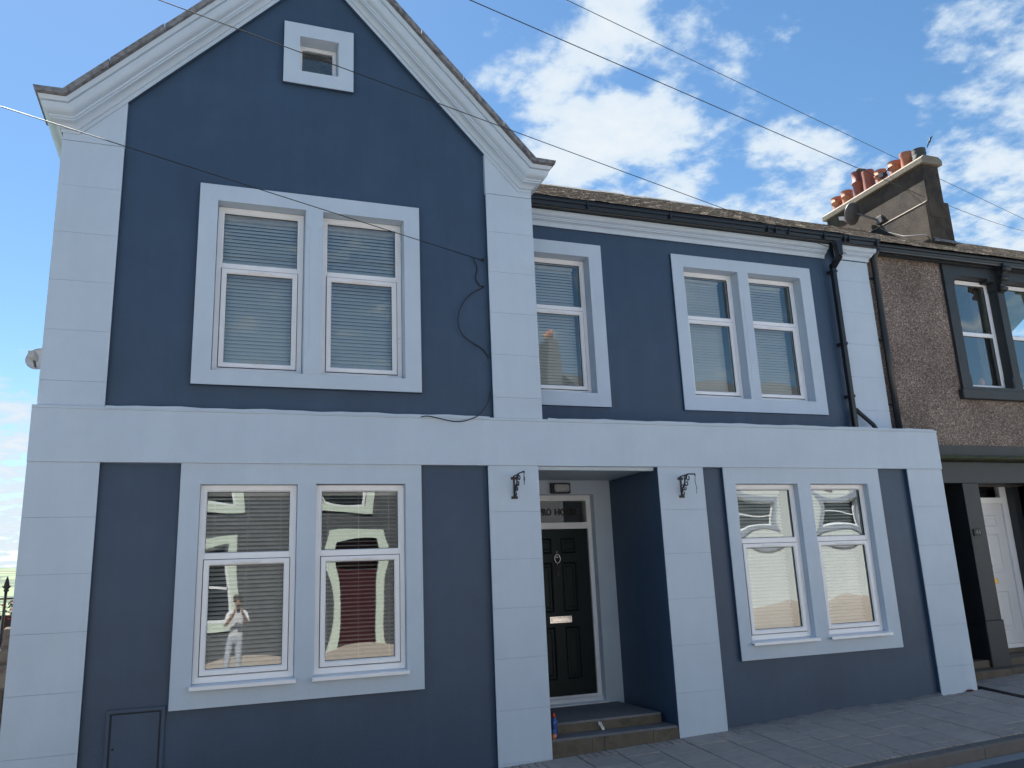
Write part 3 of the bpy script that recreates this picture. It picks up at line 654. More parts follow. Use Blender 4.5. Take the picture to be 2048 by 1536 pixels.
def panel(mb, x0, x1, z0, z1, y):
    vs = []
    for e, dy in ((0, 0), (0.008, -0.006), (0.016, 0.0), (0.022, 0.010), (0.046, 0.010), (0.060, 0.002)):
        vs += [(x0+e, y+dy, z0+e), (x1-e, y+dy, z0+e), (x1-e, y+dy, z1-e), (x0+e, y+dy, z1-e)]
    fs = []
    for a in range(5):
        for k in range(4): fs.append((a*4+k, a*4+(k+1) % 4, (a+1)*4+(k+1) % 4, (a+1)*4+k))
    fs.append((20, 21, 22, 23)); mb.add(vs, fs)
LY = DY+0.022
PX = ((5.200, 5.395), (5.519, 5.714)); PZ = ((1.835, 2.020), (1.150, 1.732), (0.385, 0.980))
m.wall(5.031, 5.883, 0.207, 2.128, LY, LY+0.045, [(a, b, c, d) for a, b in PX for c, d in PZ])
leaf = obj('front_door', m, DOORP, H, label='black six-panel front door with chrome knocker and letter plate')
for a, b in PX:
    for c, d in PZ: mb = MB(); panel(mb, a, b, c, d, LY); obj('door_panel', mb, DOORP, leaf)
m = MB(); m.box(5.321, 5.611, LY-0.014, LY-0.0005, 1.024, 1.104, 0.004); m.box(5.345, 5.587, LY-0.022, LY-0.0142, 1.040, 1.088, 0.003); obj('letter_plate', m, CHROME, leaf)
m = MB(); ring = [(5.457+0.036*math.sin(a), LY-0.022, 1.775-0.052*math.cos(a)) for a in [2*math.pi*k/20 for k in range(21)]]
m.tube(ring, 0.006, 6, cap=False); m.lathe([(0.002, 0), (0.020, 0.004), (0.024, 0.012), (0.012, 0.022), (0.002, 0.026)], (5.457, LY-0.001, 1.790), 12, axis=(0, -1, 0))
m.tube([(5.457, LY-0.008, 1.83), (5.457, LY-0.010, 1.87)], 0.005, 6, r1=0.002); m.tube([(5.457, LY-0.010, 1.725), (5.457, LY-0.008, 1.690)], 0.006, 6, r1=0.003)
obj('knocker', m, CHROME, leaf)
m = MB(); m.box(5.440, 5.474, LY-0.010, LY-0.0005, 1.570, 1.680, 0.004); m.tube([(5.457, LY-0.010, 1.645), (5.457, LY-0.018, 1.645)], 0.011, 10); obj('lock_plate', m, IRON, leaf)
def text_mesh(body, size, extrude=0.002, sx=1.0, offset=0.0, shear=0.0):
    c = bpy.data.curves.new('t', 'FONT'); c.body = body; c.size = size; c.extrude = extrude; c.offset = offset; c.resolution_u = 3
    o = bpy.data.objects.new('t', c); COL.objects.link(o); bpy.context.view_layer.update()
    me = bpy.data.meshes.new_from_object(o.evaluated_get(bpy.context.evaluated_depsgraph_get()))
    bpy.data.objects.remove(o)
    xs = [v.co.x for v in me.vertices]; x0, x1 = min(xs), max(xs); zs = [v.co.y for v in me.vertices]; z0, z1 = min(zs), max(zs)
    return me, x0, x1, z0, z1
def put_text(body, xa, xb, za, zb, y, material, parent, name='lettering'):
    me, x0, x1, z0, z1 = text_mesh(body, 1.0, 0.01, offset=0.0)
    for v in me.vertices:
        px_, pz_, py_ = v.co.x, v.co.y, v.co.z
        v.co = Vector((xa+(px_-x0)/(x1-x0)*(xb-xa), y-py_*0.12, za+(pz_-z0)/(z1-z0)*(zb-za)))
    me.name = name; return link(name, me, material, parent)
LETGREY = mat('letter_edge', (0.055, 0.065, 0.070), 0.4)
put_text('PRO', 5.262, 5.416, 2.296, 2.380, DY+0.0205, LETTER, door_fr); put_text('HOUSE', 5.469, 5.784, 2.296, 2.380, DY+0.0205, LETTER, door_fr)
put_text('PRO', 5.266, 5.420, 2.293, 2.377, DY+0.0265, LETGREY, door_fr, 'letter_shade'); put_text('HOUSE', 5.473, 5.788, 2.293, 2.377, DY+0.0265, LETGREY, door_fr, 'letter_shade')
# steps
m = MB(); m.box(4.735, 6.10, 0.235, PY+0.30, -0.25, 0.108, 0.008); st = obj('porch_step', m, STEPTOP, H)
f_ = MB(); f_.box(4.737, 6.095, 0.226, 0.2345, 0.0, 0.088, 0.003); obj('step_riser', f_, STEPST, st)
m = MB(); m.box(4.735, 6.165, 0.018, 0.90, -0.35, -0.002, 0.008); st = obj('porch_step', m, STEPTOP, H)
for a, b in ((4.737, 5.165), (5.171, 5.30), (5.306, 5.86), (5.866, 6.163)):
    f_ = MB(); f_.box(a, b, 0.009+rnd.uniform(-.002, .002), 0.0175, -0.34, -0.022, 0.003); obj('step_riser', f_, STEPST, st)
# mortar fillet where the wall meets the pavement
m = MB(); vs = []; fs = []
for k in range(61):
    xx = 6.76+(9.772-6.76)*k/60; j = 0.012*abs(math.sin(xx*9.1))+0.01*math.sin(xx*3.3)+0.006*math.sin(xx*31)
    vs += [(xx, YN+0.004, pz(xx, 0)+0.012+j*1.0), (xx, 0.03-j, pz(xx, 0)+0.010+j*.4), (xx, -0.012-j*1.5, pz(xx, 0)-0.012)]
for k in range(60):
    for q in range(2): fs.append((k*3+q, (k+1)*3+q, (k+1)*3+q+1, k*3+q+1))
m.add(vs, fs, smooth=True); obj('mortar_fillet', m, MORTAR, H)
# meter box let into the wall
mbx = thing('meter_box', 'navy painted meter cupboard low on the wall left of the ground floor window', 'meter box', (0.98, YN, -0.1))
m = MB(); m.ring(-0.245, 0.215, -0.25, 0.72, 0.035, -0.022, 0.021, 0.006); obj('frame', m, NAVY, mbx)
m = MB(); m.box(-0.203, 0.173, -0.017, 0.0, -0.21, 0.680, 0.004); m.box(0.150, 0.186, -0.0175, -0.002, 0.60, 0.64, 0.003); dd = obj('door', m, NAVY, mbx)
m = MB(); m.tube([(-0.178, -0.0175, 0.41), (-0.178, -0.0190, 0.41)], 0.010, 10); obj('lock', m, GASKET, dd)
m = MB(); m.ring(-0.212, 0.182, -0.22, 0.689, 0.010, -0.0215, 0.01, 0.003); obj('gap', m, GASKET, mbx)

# ------------------------------------------------------------------ eaves of the set-back part
CP = [(5.83, 0.0), (5.83, 0.022), (5.868, 0.028)]
cpts = [(0, 0.02), (0.002, 0.028), (0.022, 0.030)] + arc(0.026, 0.032, 0.062, 0.070, -0.008) + [(0.066, 0.084), (0.080, 0.086), (0.082, 0.098), (0.092, 0.10)] + arc(0.095, 0.102, 0.165, 0.150, 0.020, 7) + [(0.170, 0.15), (0.172, 0.0)]
m = MB(); zc = 5.835
sweep(m, [((4.81, YB, zc), (0,0,1), (0,-1,0)), ((9.60, YB, zc), (0,0,1), (0,-1,0)), ((9.60, YB, zc), (0,0,1), (0.001,-0.3,0))], cpts); obj('eaves_cornice', m, PALE, H)
m = MB(); sweep(m, [((9.765, YB-0.04, zc), (0,0,1), (-0.05,-1,0)), ((10.348, YB-0.04, zc), (0,0,1), (0.45,-1,0)), ((10.348, YB+0.28, zc), (0,0,1), (0.45,0,0))], cpts); obj('eaves_cornice', m, PALE, H)
def gutter(x0, x1, y, z, parent, w=0.115, h=0.095, dz=0.0):
    m = MB(); prof = [(y, z), (y-0.008, z), (y-0.008, z-0.010), (y, z-0.014), (y+0.004, z-h*0.45), (y+0.022, z-h*0.55), (y+0.028, z-h), (y+w-0.02, z-h), (y+w, z-h*0.4), (y+w, z)]
    sl = (dz)/(x1-x0); n = len(prof); vs = [(x0, a, b) for a, b in prof]+[(x1, a, b+dz) for a, b in prof]
    m.add(vs, [(i, i+n, i+1+n, i+1) for i in range(n-1)] + [list(range(n)), list(range(2*n-1, n-1, -1))])
    return obj('gutter', m, BLACKPL, parent)
GY = 0.440; GZ = 6.10
gt = gutter(4.83, 10.40, GY, GZ, H)
for xx in (5.75, 6.93, 8.45, 8.58, 8.80, 9.40, 9.75, 9.83, 10.33):
    m = MB(); m.box(xx-0.012, xx+0.012, GY-0.012, GY+0.06, GZ-0.098, GZ+0.004, 0.003); obj('gutter_joint', m, BLACKPL, gt)
m = MB(); m.box(4.83, 10.38, GY+0.09, YB+0.1, GZ-0.10, GZ-0.085); m.box(4.83, 10.38, GY+0.118, GY+0.135, GZ-0.1, GZ+0.02); obj('soffit_board', m, BLACKPL, H)
# square downpipe
DX = 9.665; m = MB()
m.prism([(DX-0.075, GZ-0.09), (DX-0.045, GZ-0.16), (DX-0.035, GZ-0.30), (DX+0.035, GZ-0.30), (DX+0.045, GZ-0.16), (DX+0.075, GZ-0.09)], GY+0.02, GY+0.10)
m.obox((DX, GY+0.13, GZ-0.36), (1,0,0), (0, 0.8, -0.6), (0, 0.6, 0.8), 0.033, 0.10, 0.034)
m.box(DX-0.033, DX+0.033, YB-0.125, YB-0.058, 3.30, GZ-0.37, 0.006)
dp = obj('downpipe', m, BLACKPL, H)
for zz in (5.62, 4.55, 3.80):
    m = MB(); m.box(DX-0.043, DX+0.043, YB-0.132, YB-0.003, zz-0.02, zz+0.02, 0.004); obj('pipe_bracket', m, BLACKPL, dp)
m = MB(); m.tube([(DX+0.045, YB-0.09, 3.62), (DX+0.09, YB-0.10, 3.57), (DX+0.25, YB-0.15, 3.40), (DX+0.28, YB-0.19, 3.30)], 0.030, 8)
obj('waste_pipe', m, BLACKPL, dp)
# slates
def slates(name, x0, x1, ye, ze, yr, slope, parent, ex=0.20, sw=0.27, seed=1):
    rr = random.Random(seed); m = MB(); n = int((yr-ye)*math.sqrt(1+slope*slope)/ex)+1; up = Vector((0, 1, slope)).normalized(); nr = Vector((0, -slope, 1)).normalized()
    for k in range(n):
        x = x0-(sw/2 if k % 2 else 0)
        while x < x1:
            a = max(x, x0)+0.003; b = min(x+sw, x1)-0.003
            if b-a > 0.03:
                s0 = k*ex-0.03+rr.uniform(-.008, .008); c = Vector(((a+b)/2, ye, ze)) + up*(s0+ex*0.75) + nr*(0.012+rr.uniform(0, .008))
                t_ = rr.uniform(-.02, .02); u2 = (up - nr*0.045 + Vector((t_, 0, 0))).normalized()
                m.obox(c, (1, 0, 0), u2, nr, (b-a)/2, ex*0.78, rr.uniform(.004, .007))
            x += sw
    return obj(name, m, SLATE, parent, kind='stuff')
RS = 0.60; YE, ZE = GY+0.02, GZ+0.015; YR = 3.50; ZR = ZE+RS*(YR-YE)
m = MB(); m.prism([(YE+0.05, ZE-0.02), (YR, ZR-0.06), (2*YR-YE, ZE-0.02), (2*YR-YE, ZE-0.12), (YR, ZR-0.16), (YE+0.05, ZE-0.12)], 4.5, 10.36, axis='x'); rf = obj('main_roof', m, RIDGE, H)
slates('slate_courses', 4.76, 10.38, YE, ZE, YR-0.02, RS, rf)
x = 4.8
while x < 9.40:
    m = MB(); m.prism([(YR-0.14, ZR-0.045), (YR-0.02, ZR+0.045), (YR+0.02, ZR+0.045), (YR+0.14, ZR-0.045), (YR+0.12, ZR-0.055), (YR, ZR+0.02), (YR-0.12, ZR-0.055)], x, x+0.44, axis='x')
    obj('ridge_tile', m, RIDGE, rf, loc=(0, 0, rnd.uniform(-.008, .008))); x += 0.45
m = MB(); m.add([(4.90, YE+0.95, ZE+RS*0.95+0.03), (5.12, YE+0.98, ZE+RS*0.98+0.04), (5.06, YE+1.30, ZE+RS*1.30+0.24), (4.95, YE+1.30, ZE+RS*1.30+0.03)], [(0,1,2,3),(3,2,1,0)]); obj('lead_flashing', m, LEAD, rf)

# ------------------------------------------------------------------ the neighbour
Nb = thing('pebbledash_house', 'brown pebbledash terraced house with charcoal trim and white door', 'house')
NX0 = 10.352; NY = 0.74
NWIN = (11.806, 14.22, 3.888, 5.968)
m = MB(); m.wall(NX0, 19.0, 2.6, 6.08, NY, NY+0.30, [(11.93, 14.05, 3.98, 5.86)]); obj('pebbledash_wall', m, PEBBLE, Nb)
m = MB(); m.wall(12.93, 19.0, -0.8, 2.6, NY, NY+0.30, []); m.box(14.2, 19.0, NY-0.10, NY-0.003, -0.3, 2.7); obj('ground_floor_wall', m, DARKPAINT, Nb)
# window surround with shouldered corners
NYF = NY-0.05
m = MB(); m.wall(NWIN[0], NWIN[1], NWIN[2], NWIN[3], NYF, NYF+0.20, [(11.985, 12.868, 4.045, 5.80), (13.012, 13.90, 4.045, 5.80)])
for a, b in ((11.985, 12.868), (13.012, 13.90)):
    m.box(a-0.01, a+0.16, NYF+0.004, NYF+0.15, 5.755, 5.81); m.box(b-0.16, b+0.01, NYF+0.004, NYF+0.15, 5.755, 5.81)
    m.box(a-0.01, a+0.022, NYF+0.004, NYF+0.15, 4.03, 4.22); m.box(b-0.022, b+0.01, NYF+0.004, NYF+0.15, 4.03, 4.22)
    m.box(a-0.01, a+0.022, NYF+0.004, NYF+0.15, 5.62, 5.756); m.box(b-0.022, b+0.01, NYF+0.004, NYF+0.15, 5.62, 5.756)
nso = obj('window_surround', m, DARKPAINT, Nb)
m = MB(); m.box(NWIN[0]-0.05, NWIN[1]+0.05, NYF-0.03, NYF+0.10, NWIN[2]-0.035, NWIN[2]+0.11, 0.008); obj('stone_sill', m, DARKPAINT, nso)
# eaves bracket over the mullion
m = MB(); cx = 12.94
m.prism([(NYF, 5.58), (NYF-0.05, 5.60), (NYF-0.06, 5.70), (NYF-0.10, 5.74), (NYF-0.11, 5.84), (NYF-0.17, 5.90), (NYF-0.17, 6.02), (NYF, 6.02)], cx-0.05, cx+0.05, axis='x')
for zz, yy, r_ in ((5.64, -0.05, .040), (5.79, -0.10, .045), (5.93, -0.15, .050)): m.tube([(cx-0.065, NYF+yy, zz), (cx+0.065, NYF+yy, zz)], r_, 10)
obj('eaves_bracket', m, DARKPAINT, Nb)
for a, b in ((11.99, 12.864), (13.016, 13.896)):
    window(a, b, 4.052, 5.79, NYF+0.155, 4.92, None, UPVC, bow=0.0015, vent=False, sash=False, parent=Nb)
cu_ = thing('window_curtain', 'brown curtain drawn to the right side inside the neighbour\'s first floor window', 'curtain', (12.72, NYF+0.30, 4.1))
m = MB(); vs = []; fs = []
for k in range(25):
    xx = -0.11+0.22*k/24; yy = 0.02*math.sin(k*1.3); vs += [(xx, yy, 0), (xx, yy, 1.72)]
for k in range(24): fs.append((2*k, 2*k+2, 2*k+3, 2*k+1))
m.add(vs, fs, smooth=True); obj('curtain_folds', m, CURTAIN, cu_)
m = MB(); m.lathe([(0.02, 0.0), (0.035, 0.01), (0.05, 0.05), (0.045, 0.10), (0.02, 0.13), (0.012, 0.135)], (0, 0, 0), 14)
orn = obj('sill_ornament', m, ORANGEPL, None, loc=(12.50, NYF+0.26, 4.125)); tag(orn, 'small orange ornament on the inner sill of the neighbour\'s upper window', 'ornament')
# entablature over the doors
m = MB(); m.box(NX0+0.002, 19, NY-0.02, NY+0.1, 2.99, 3.16, 0.005); m.box(NX0+0.002, 19, NY-0.16, NY+0.1, 2.60, 2.90, 0.006)
ent = obj('door_entablature', m, DARKPAINT, Nb)
m = MB(); vs = []; fs = []; prof = [(NY-0.16, 2.902), (NY-0.30, 2.912), (NY-0.315, 2.93), (NY-0.30, 2.965), (NY-0.10, 3.005), (NY-0.02, 3.012)]
for k in range(61):
    xx = NX0+0.003+(19-NX0)*k/60
    for a, b in prof: vs.append((xx, a+rnd.uniform(-.006, .006), b+rnd.uniform(-.004, .006)))
for k in range(60):
    for q in range(5): fs.append((k*6+q, (k+1)*6+q, (k+1)*6+q+1, k*6+q+1))
m.add(vs, fs); obj('mossy_ledge', m, MOSS, ent)
PYF = NY-0.15
m = MB(); m.box(11.345, 11.64, PYF, PYF+0.42, 0.75, 2.60, 0.004); m.box(11.325, 11.66, PYF-0.015, PYF+0.42, 0.13, 0.75, 0.01); m.box(11.335, 11.65, PYF-0.008, PYF+0.42, 2.597, 2.70, 0.004); obj('door_pier', m, DARKPAINT, Nb)
m = MB(); m.box(12.93, 13.30, PYF, PYF+0.42, 0.10, 2.60, 0.004); obj('door_pier', m, DARKPAINT, Nb)
NDY = 1.12
m = MB(); m.box(11.42, 11.60, PYF+0.42, NDY+0.4, 0.0, 2.6); m.box(NX0+0.002, NX0+0.08, NY-0.10, 1.9, 0.0, 2.6); m.box(NX0+0.08, 11.42, 1.6, 1.7, 0.0, 2.6); m.box(12.80, 12.93, PYF+0.42, NDY+0.4, 0, 2.8); m.box(NX0+0.08, 12.93, NY+0.0, 1.7, 2.76, 2.85)
obj('door_recess', m, DARKPAINT, Nb)
m = MB(); m.wall(11.602, 12.798, 0.30, 2.78, NDY, NDY+0.08, [(11.70, 12.69, 0.36, 2.36), (11.70, 12.67, 2.45, 2.69)]); ndf = obj('door_frame', m, UPVC, Nb)
g_ = MB(); pane_mesh(g_, 11.69, 12.68, 2.44, 2.70, NDY+0.03, 0.001); obj('fanlight_pane', g_, GLASS, ndf)
m = MB(); LYN = NDY+0.03
PN = [(11.86, 12.12), (12.28, 12.54)]; PNZ = [(2.02, 2.20), (1.35, 1.92), (0.55, 1.10)]
m.wall(11.703, 12.687, 0.364, 2.357, LYN, LYN+0.05, [(a, b, c, d) for a, b in PN for c, d in PNZ]); nd = obj('front_door', m, WHITEDOOR, Nb, label='white panelled front door with brass letter plate')
for a, b in PN:
    for c, d in PNZ: mb = MB(); panel(mb, a, b, c, d, LYN); obj('door_panel', mb, WHITEDOOR, nd)
m = MB(); m.box(12.05, 12.35, LYN-0.014, LYN-0.0005, 1.205, 1.275, 0.004); obj('letter_plate', m, BRASS, nd)
m = MB(); m.tube([(12.26, LYN-0.02, 1.50), (12.26, LYN-0.03, 1.44)], 0.010, 6); m.tube([(12.26, LYN, 1.50), (12.26, LYN-0.02, 1.50)], 0.018, 10); obj('door_lock', m, CHROME, nd)
# number plate
m = MB(); m.box(11.392, 11.530, PYF-0.016, PYF-0.001, 1.872, 1.972, 0.003); np_ = obj('number_plate', m, LETTER, Nb)
NUMP = mat('number_paint', (0.18, 0.17, 0.17), 0.5)
put_text('44', 11.425, 11.512, 1.888, 1.956, PYF-0.0165, NUMP, np_, 'numerals')
# neighbour's steps
m = MB(); m.box(NX0+0.003, 14.2, 0.62, 1.8, -0.3, 0.245, 0.01); obj('stone_step', m, STEPST, Nb)
m = MB(); m.box(NX0+0.003, 14.2, 0.37, 1.0, -0.3, 0.155, 0.012); obj('stone_step', m, STEPST, Nb)
m = MB(); m.box(11.60, 12.80, NDY-0.05, NDY+0.1, 0.246, 0.305, 0.006); obj('door_threshold', m, STEPST, Nb)
# eaves
ng = gutter(10.42, 19.0, 0.53, 6.085, Nb, w=0.11, h=0.085, dz=0.02)
m = MB(); m.box(10.36, 19.0, 0.60, NY+0.05, 5.985, 6.01); m.box(10.36, 19.0, 0.64, 0.66, 5.95, 6.07); obj('soffit_board', m, BLACKPL, Nb)
m = MB(); m.tube([(10.47, 0.58, 6.03), (10.46, 0.62, 5.96), (10.45, 0.665, 5.88), (10.445, 0.67, 4.6), (10.445, 0.67, 3.2)], 0.045, 10); ndp = obj('downpipe', m, BLACKPL, Nb)
for zz in (5.60, 4.66, 3.72):
    m = MB(); m.tube([(10.445, 0.67, zz-0.02), (10.445, 0.67, zz+0.02)], 0.042, 10); m.box(10.36, 10.43, 0.70, 0.73, zz-0.012, zz+0.012); obj('pipe_bracket', m, BLACKPL, ndp)
NYE, NZE = 0.52, 6.10; NZR = NZE+RS*(YR-NYE)
m = MB(); m.prism([(NYE+0.05, NZE-0.02), (YR, NZR-0.06), (2*YR-NYE, NZE-0.02), (2*YR-NYE, NZE-0.12), (YR, NZR-0.16), (NYE+0.05, NZE-0.12)], 10.364, 19.0, axis='x'); nrf = obj('main_roof', m, RIDGE, Nb)
slates('slate_courses', 10.385, 19.0, NYE, NZE, YR-0.02, RS, nrf, seed=5)
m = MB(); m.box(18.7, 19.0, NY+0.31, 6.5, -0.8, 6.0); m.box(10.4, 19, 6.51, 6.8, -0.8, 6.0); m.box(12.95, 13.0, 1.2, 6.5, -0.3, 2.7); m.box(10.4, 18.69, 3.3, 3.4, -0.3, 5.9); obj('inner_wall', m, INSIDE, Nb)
# chimney stack on the ridge, long side across the street
CX0, CX1, CY0, CY1 = 12.80, 13.165, 1.57, 3.955; CZL, CZT = 7.565, 8.255
m = MB(); m.box(CX0-0.0, CX1, CY0, CY1, CZL-0.3, CZT, 0.012); chm_ = obj('chimney_stack', m, STACK, Nb)
m = MB(); m.box(CX0-0.055, CX1-0.01, CY0+0.012, CY1+0.3, 6.5, CZL-0.03, 0.008); m.prism([(CX0-0.055, CZL-0.032), (CX0-0.001, CZL+0.004), (CX0+0.02, CZL-0.032)], CY0+0.012, CY1+0.2)
m.box(CX1-0.02, CX1+0.12, CY0+0.02, CY1, 6.5, CZL+0.02, 0.01); obj('stack_base', m, STACK, chm_)
m = MB(); m.prism([(CX0-0.05, CZT+0.002), (CX0-0.055, CZT+0.085), (CX0+0.02, CZT+0.15), (CX1-0.02, CZT+0.15), (CX1+0.055, CZT+0.085), (CX1+0.05, CZT+0.002)], CY0-0.05, CY1+0.05); obj('stack_cap', m, STACKCAP, chm_)
# lighter ledge along the shoulder
m = MB(); m.prism([(CX0-0.060, CZL-0.036), (CX0-0.058, CZL-0.026), (CX0-0.002, CZL+0.012), (CX0-0.002, CZL+0.004)], CY0+0.01, CY1+0.1); obj('stack_ledge', m, STACKCAP, chm_)
m = MB(); m.prism([(CX0-0.02, 6.80), (CX0, 6.86), (CX1+0.10, 6.86), (CX1+0.12, 6.80)], CY0-0.014, CY0-0.001); m.prism([(CY0-0.09, 6.795), (CY0-0.015, 6.845), (CY0-0.015, 6.81), (CY0-0.09, 6.775)], CX0-0.03, CX1+0.14, axis='x'); obj('lead_apron', m, LEAD, chm_)
PX_ = 13.0; ZB = CZT+0.14
def pot(y, prof, material, holes=0):
    mb = MB(); mb.lathe(prof, (0, 0, 0), 22, cap=False)
    rt, zt = prof[-1]; mb.lathe([(rt, zt), (rt-0.018, zt), (rt-0.02, zt-0.12)], (0, 0, 0), 22, cap=False)
    p = obj('chimney_pot', mb, material, chm_, loc=(PX_, y, ZB))
    return p
A_ = [(0.105, 0), (0.098, 0.12), (0.105, 0.185), (0.125, 0.19), (0.125, 0.205), (0.108, 0.21), (0.112, 0.29), (0.118, 0.30)]
B_ = [(0.105, 0), (0.100, 0.13), (0.112, 0.19), (0.118, 0.195), (0.108, 0.205), (0.112, 0.30), (0.116, 0.31)]
TALL = [(0.110, 0), (0.098, 0.30), (0.118, 0.32), (0.118, 0.345), (0.095, 0.36), (0.098, 0.55), (0.102, 0.56)]
TALL2 = [(0.112, 0), (0.104, 0.35), (0.110, 0.38), (0.112, 0.45)]
PLAIN = [(0.108, 0), (0.102, 0.24), (0.112, 0.27), (0.114, 0.33)]
SHORT = [(0.120, 0), (0.105, 0.06), (0.118, 0.10), (0.105, 0.12), (0.118, 0.17), (0.112, 0.20), (0.116, 0.25)]
pot(3.80, A_, TERRA); pot(3.53, B_, TERRA); pot(3.22, TALL, TERRA2)
p4 = pot(2.945, TALL2, TERRA2); pot(2.65, A_, TERRA); pot(2.315, A_, TERRA); pot(2.03, PLAIN, TERRA); pot(1.76, SHORT, GREYPOT)
m = MB(); m.tube([(0.03, 0.02, 0.44), (0.0, 0.06, 0.50), (-0.04, 0.13, 0.545), (-0.07, 0.17, 0.575)], 0.035, 10); m.lathe([(0.11, 0.44), (0.05, 0.475), (0.005, 0.48)], (0, 0, 0), 16); c_ = link('pot_cowl', m.mesh('pot_cowl'), GREYPOT, None); c_.parent = chm_; c_.location = (PX_, 2.945, ZB)
m = MB(); m.obox((12.84, 2.46, ZB+0.10), (0.3, 1, 0.25), (1, -0.3, 0), (0, 0, 1), 0.075, 0.04, 0.035); m.tube([(12.84, 2.40, ZB+0.12), (12.84, 2.30, ZB+0.17)], 0.012, 6); m.tube([(12.85, 2.5, ZB+0.07), (12.85, 2.5, ZB-0.08)], 0.010, 6); obj('stack_floodlight', m, BLACKPL, chm_)
# satellite dish on the stack
def dish(name, label, loc, face, r, material, arm, flip=1):
    t = thing(name, label, 'satellite dish', loc); f_ = Vector(face).normalized()
    q = f_.to_track_quat('Z', 'Y').to_matrix()
    mb = MB(); prof = [(0.002, 0)] + [(r*k/6, 0.22*r*(k/6)**2) for k in range(1, 7)] + [(r*0.99, 0.22*r-0.012)] + [(r*k/6, 0.22*r*(k/6)**2-0.008) for k in range(5, 0, -1)] + [(0.002, -0.008)]
    mb.lathe(prof, (0, 0, 0), 28, cap=False, axis=f_); obj('reflector', mb, material, t)
    low = q @ Vector((0, -r*0.95, 0.2*r)); lo = low if low.z < 0 else -low
    foc = f_*(r*1.25) + Vector((0, 0, -r*0.35))
    mb = MB(); mb.tube([lo*0.95+f_*0.02, foc], 0.012, 6); mb.tube([Vector((0, 0, 0))+f_*-0.005, -f_*0.08, Vector(arm)*0.6, Vector(arm)], 0.018, 8); obj('feed_arm', mb, DISHM, t)
    mb = MB(); mb.obox(foc, f_, (0, 0, 1), f_.cross(Vector((0, 0, 1))), 0.055, 0.032, 0.03); obj('feed_horn', mb, DISHPALE, t)
    a_ = Vector(arm); mb = MB(); mb.box(a_.x-0.03, a_.x+0.03, a_.y-0.07, a_.y+0.07, a_.z-0.07, a_.z+0.07, 0.006); obj('wall_plate', mb, DISHM, t)
    return t
dish('satellite_dish', 'dark satellite dish on a bent arm fixed to the chimney stack', (12.55, 2.98, 7.93), (-0.20, 0.92, 0.33), 0.215, DISHM, (0.22, -0.36, -0.26))
dish('satellite_dish', 'pale grey satellite dish peeping out from the left side of the gable', (-0.24, 1.30, 3.96), (-0.2, -0.95, 0.25), 0.125, DISHPALE, (0.22, 0.20, 0.0))
cab = MB(); cab.tube([(12.73, 2.60, 7.50), (12.735, 2.45, 7.35), (12.70, 2.1, 7.12), (12.72, 1.7, 6.98), (12.95, 1.35, 6.70)], 0.008, 6); cb_ = obj('dish_cable', cab, WIREPALE); tag(cb_, 'thin grey cable running down the chimney base over the slates', 'cable')

# ------------------------------------------------------------------ wires
def wire(name, label, a, b, sag, r, material=WIREM, n=40, group='overhead wires crossing the sky'):
    a = Vector(a); b = Vector(b); m = MB()
    m.tube([a.lerp(b, k/n) - Vector((0, 0, sag*4*(k/n)*(1-k/n))) for k in range(n+1)], r, 6); o = obj(name, m, material); tag(o, label, 'wire', group); return o
POLE = Vector((-27.4, -9.7, 7.05))
def ray(px_, py_): return cf + cr*((px_-1024)/1635.15) + cu*((768-py_)/1635.15)
wire('overhead_wire', 'wire meeting the navy gable wall near its right pilaster', POLE+Vector((0, 0, 0.40)), (4.21, YN-0.012, 5.0), 0.06, 0.0042)
wire('overhead_wire', 'wire crossing the attic window down to the far right upper pilaster', POLE, (10.16, YB-0.055, 5.90), 0.08, 0.0042)
wire('overhead_wire', 'wire strung from the top of the sky to the chimney stack', POLE+Vector((0.3, -0.3, -0.05)), (12.72, 1.55, 7.60), 0.05, 0.0055)
wire('overhead_wire', 'thin wire leaving the chimney stack towards the right', (12.80, 1.54, 7.60), (21.74, 6.37, 10.11), 0.05, 0.005)
wire('overhead_wire', 'uppermost wire passing just above the chimney pots', POLE+Vector((0, 0, 1.1)), (21.73, 6.3, 10.43), 0.05, 0.0055)
def cable(name, label, pts, r, y=None):
    P_ = [Vector(p) for p in pts]; out = []
    for i in range(len(P_)-1):
        p0 = P_[max(i-1, 0)]; p1 = P_[i]; p2 = P_[i+1]; p3 = P_[min(i+2, len(P_)-1)]
        for k in range(5):
            t = k/5; out.append(0.5*((2*p1)+(p2-p0)*t+(2*p0-5*p1+4*p2-p3)*t*t+(3*p1-p0-3*p2+p3)*t*t*t))
    out.append(P_[-1]); m = MB(); m.tube(out, r, 6); o = obj(name, m, WIREM); tag(o, label, 'cable'); return o
yc = YN-0.012
cable('loose_cable', 'loose black cable looping down the gable wall from the wire', [(4.085, yc-0.02, 5.018), (4.139, yc, 4.905), (4.118, yc, 4.786), (4.161, yc, 4.703), (4.206, yc, 4.689), (4.042, yc-0.02, 4.577), (3.93, yc-0.03, 4.425), (3.892, yc-0.03, 4.252), (3.944, yc-0.02, 4.115), (4.053, yc-0.01, 4.038), (4.164, yc, 3.978), (4.234, yc, 3.88)], 0.0055)
cable('loose_cable', 'cable end drooping over the pale band below the gable wall', [(4.235, 0.03, 3.50), (4.205, -0.02, 3.425), (4.149, -0.03, 3.315), (4.063, -0.035, 3.222), (3.925, -0.04, 3.165), (3.791, -0.04, 3.156), (3.632, -0.035, 3.188), (3.527, -0.03, 3.206), (3.459, -0.03, 3.194)], 0.0055)
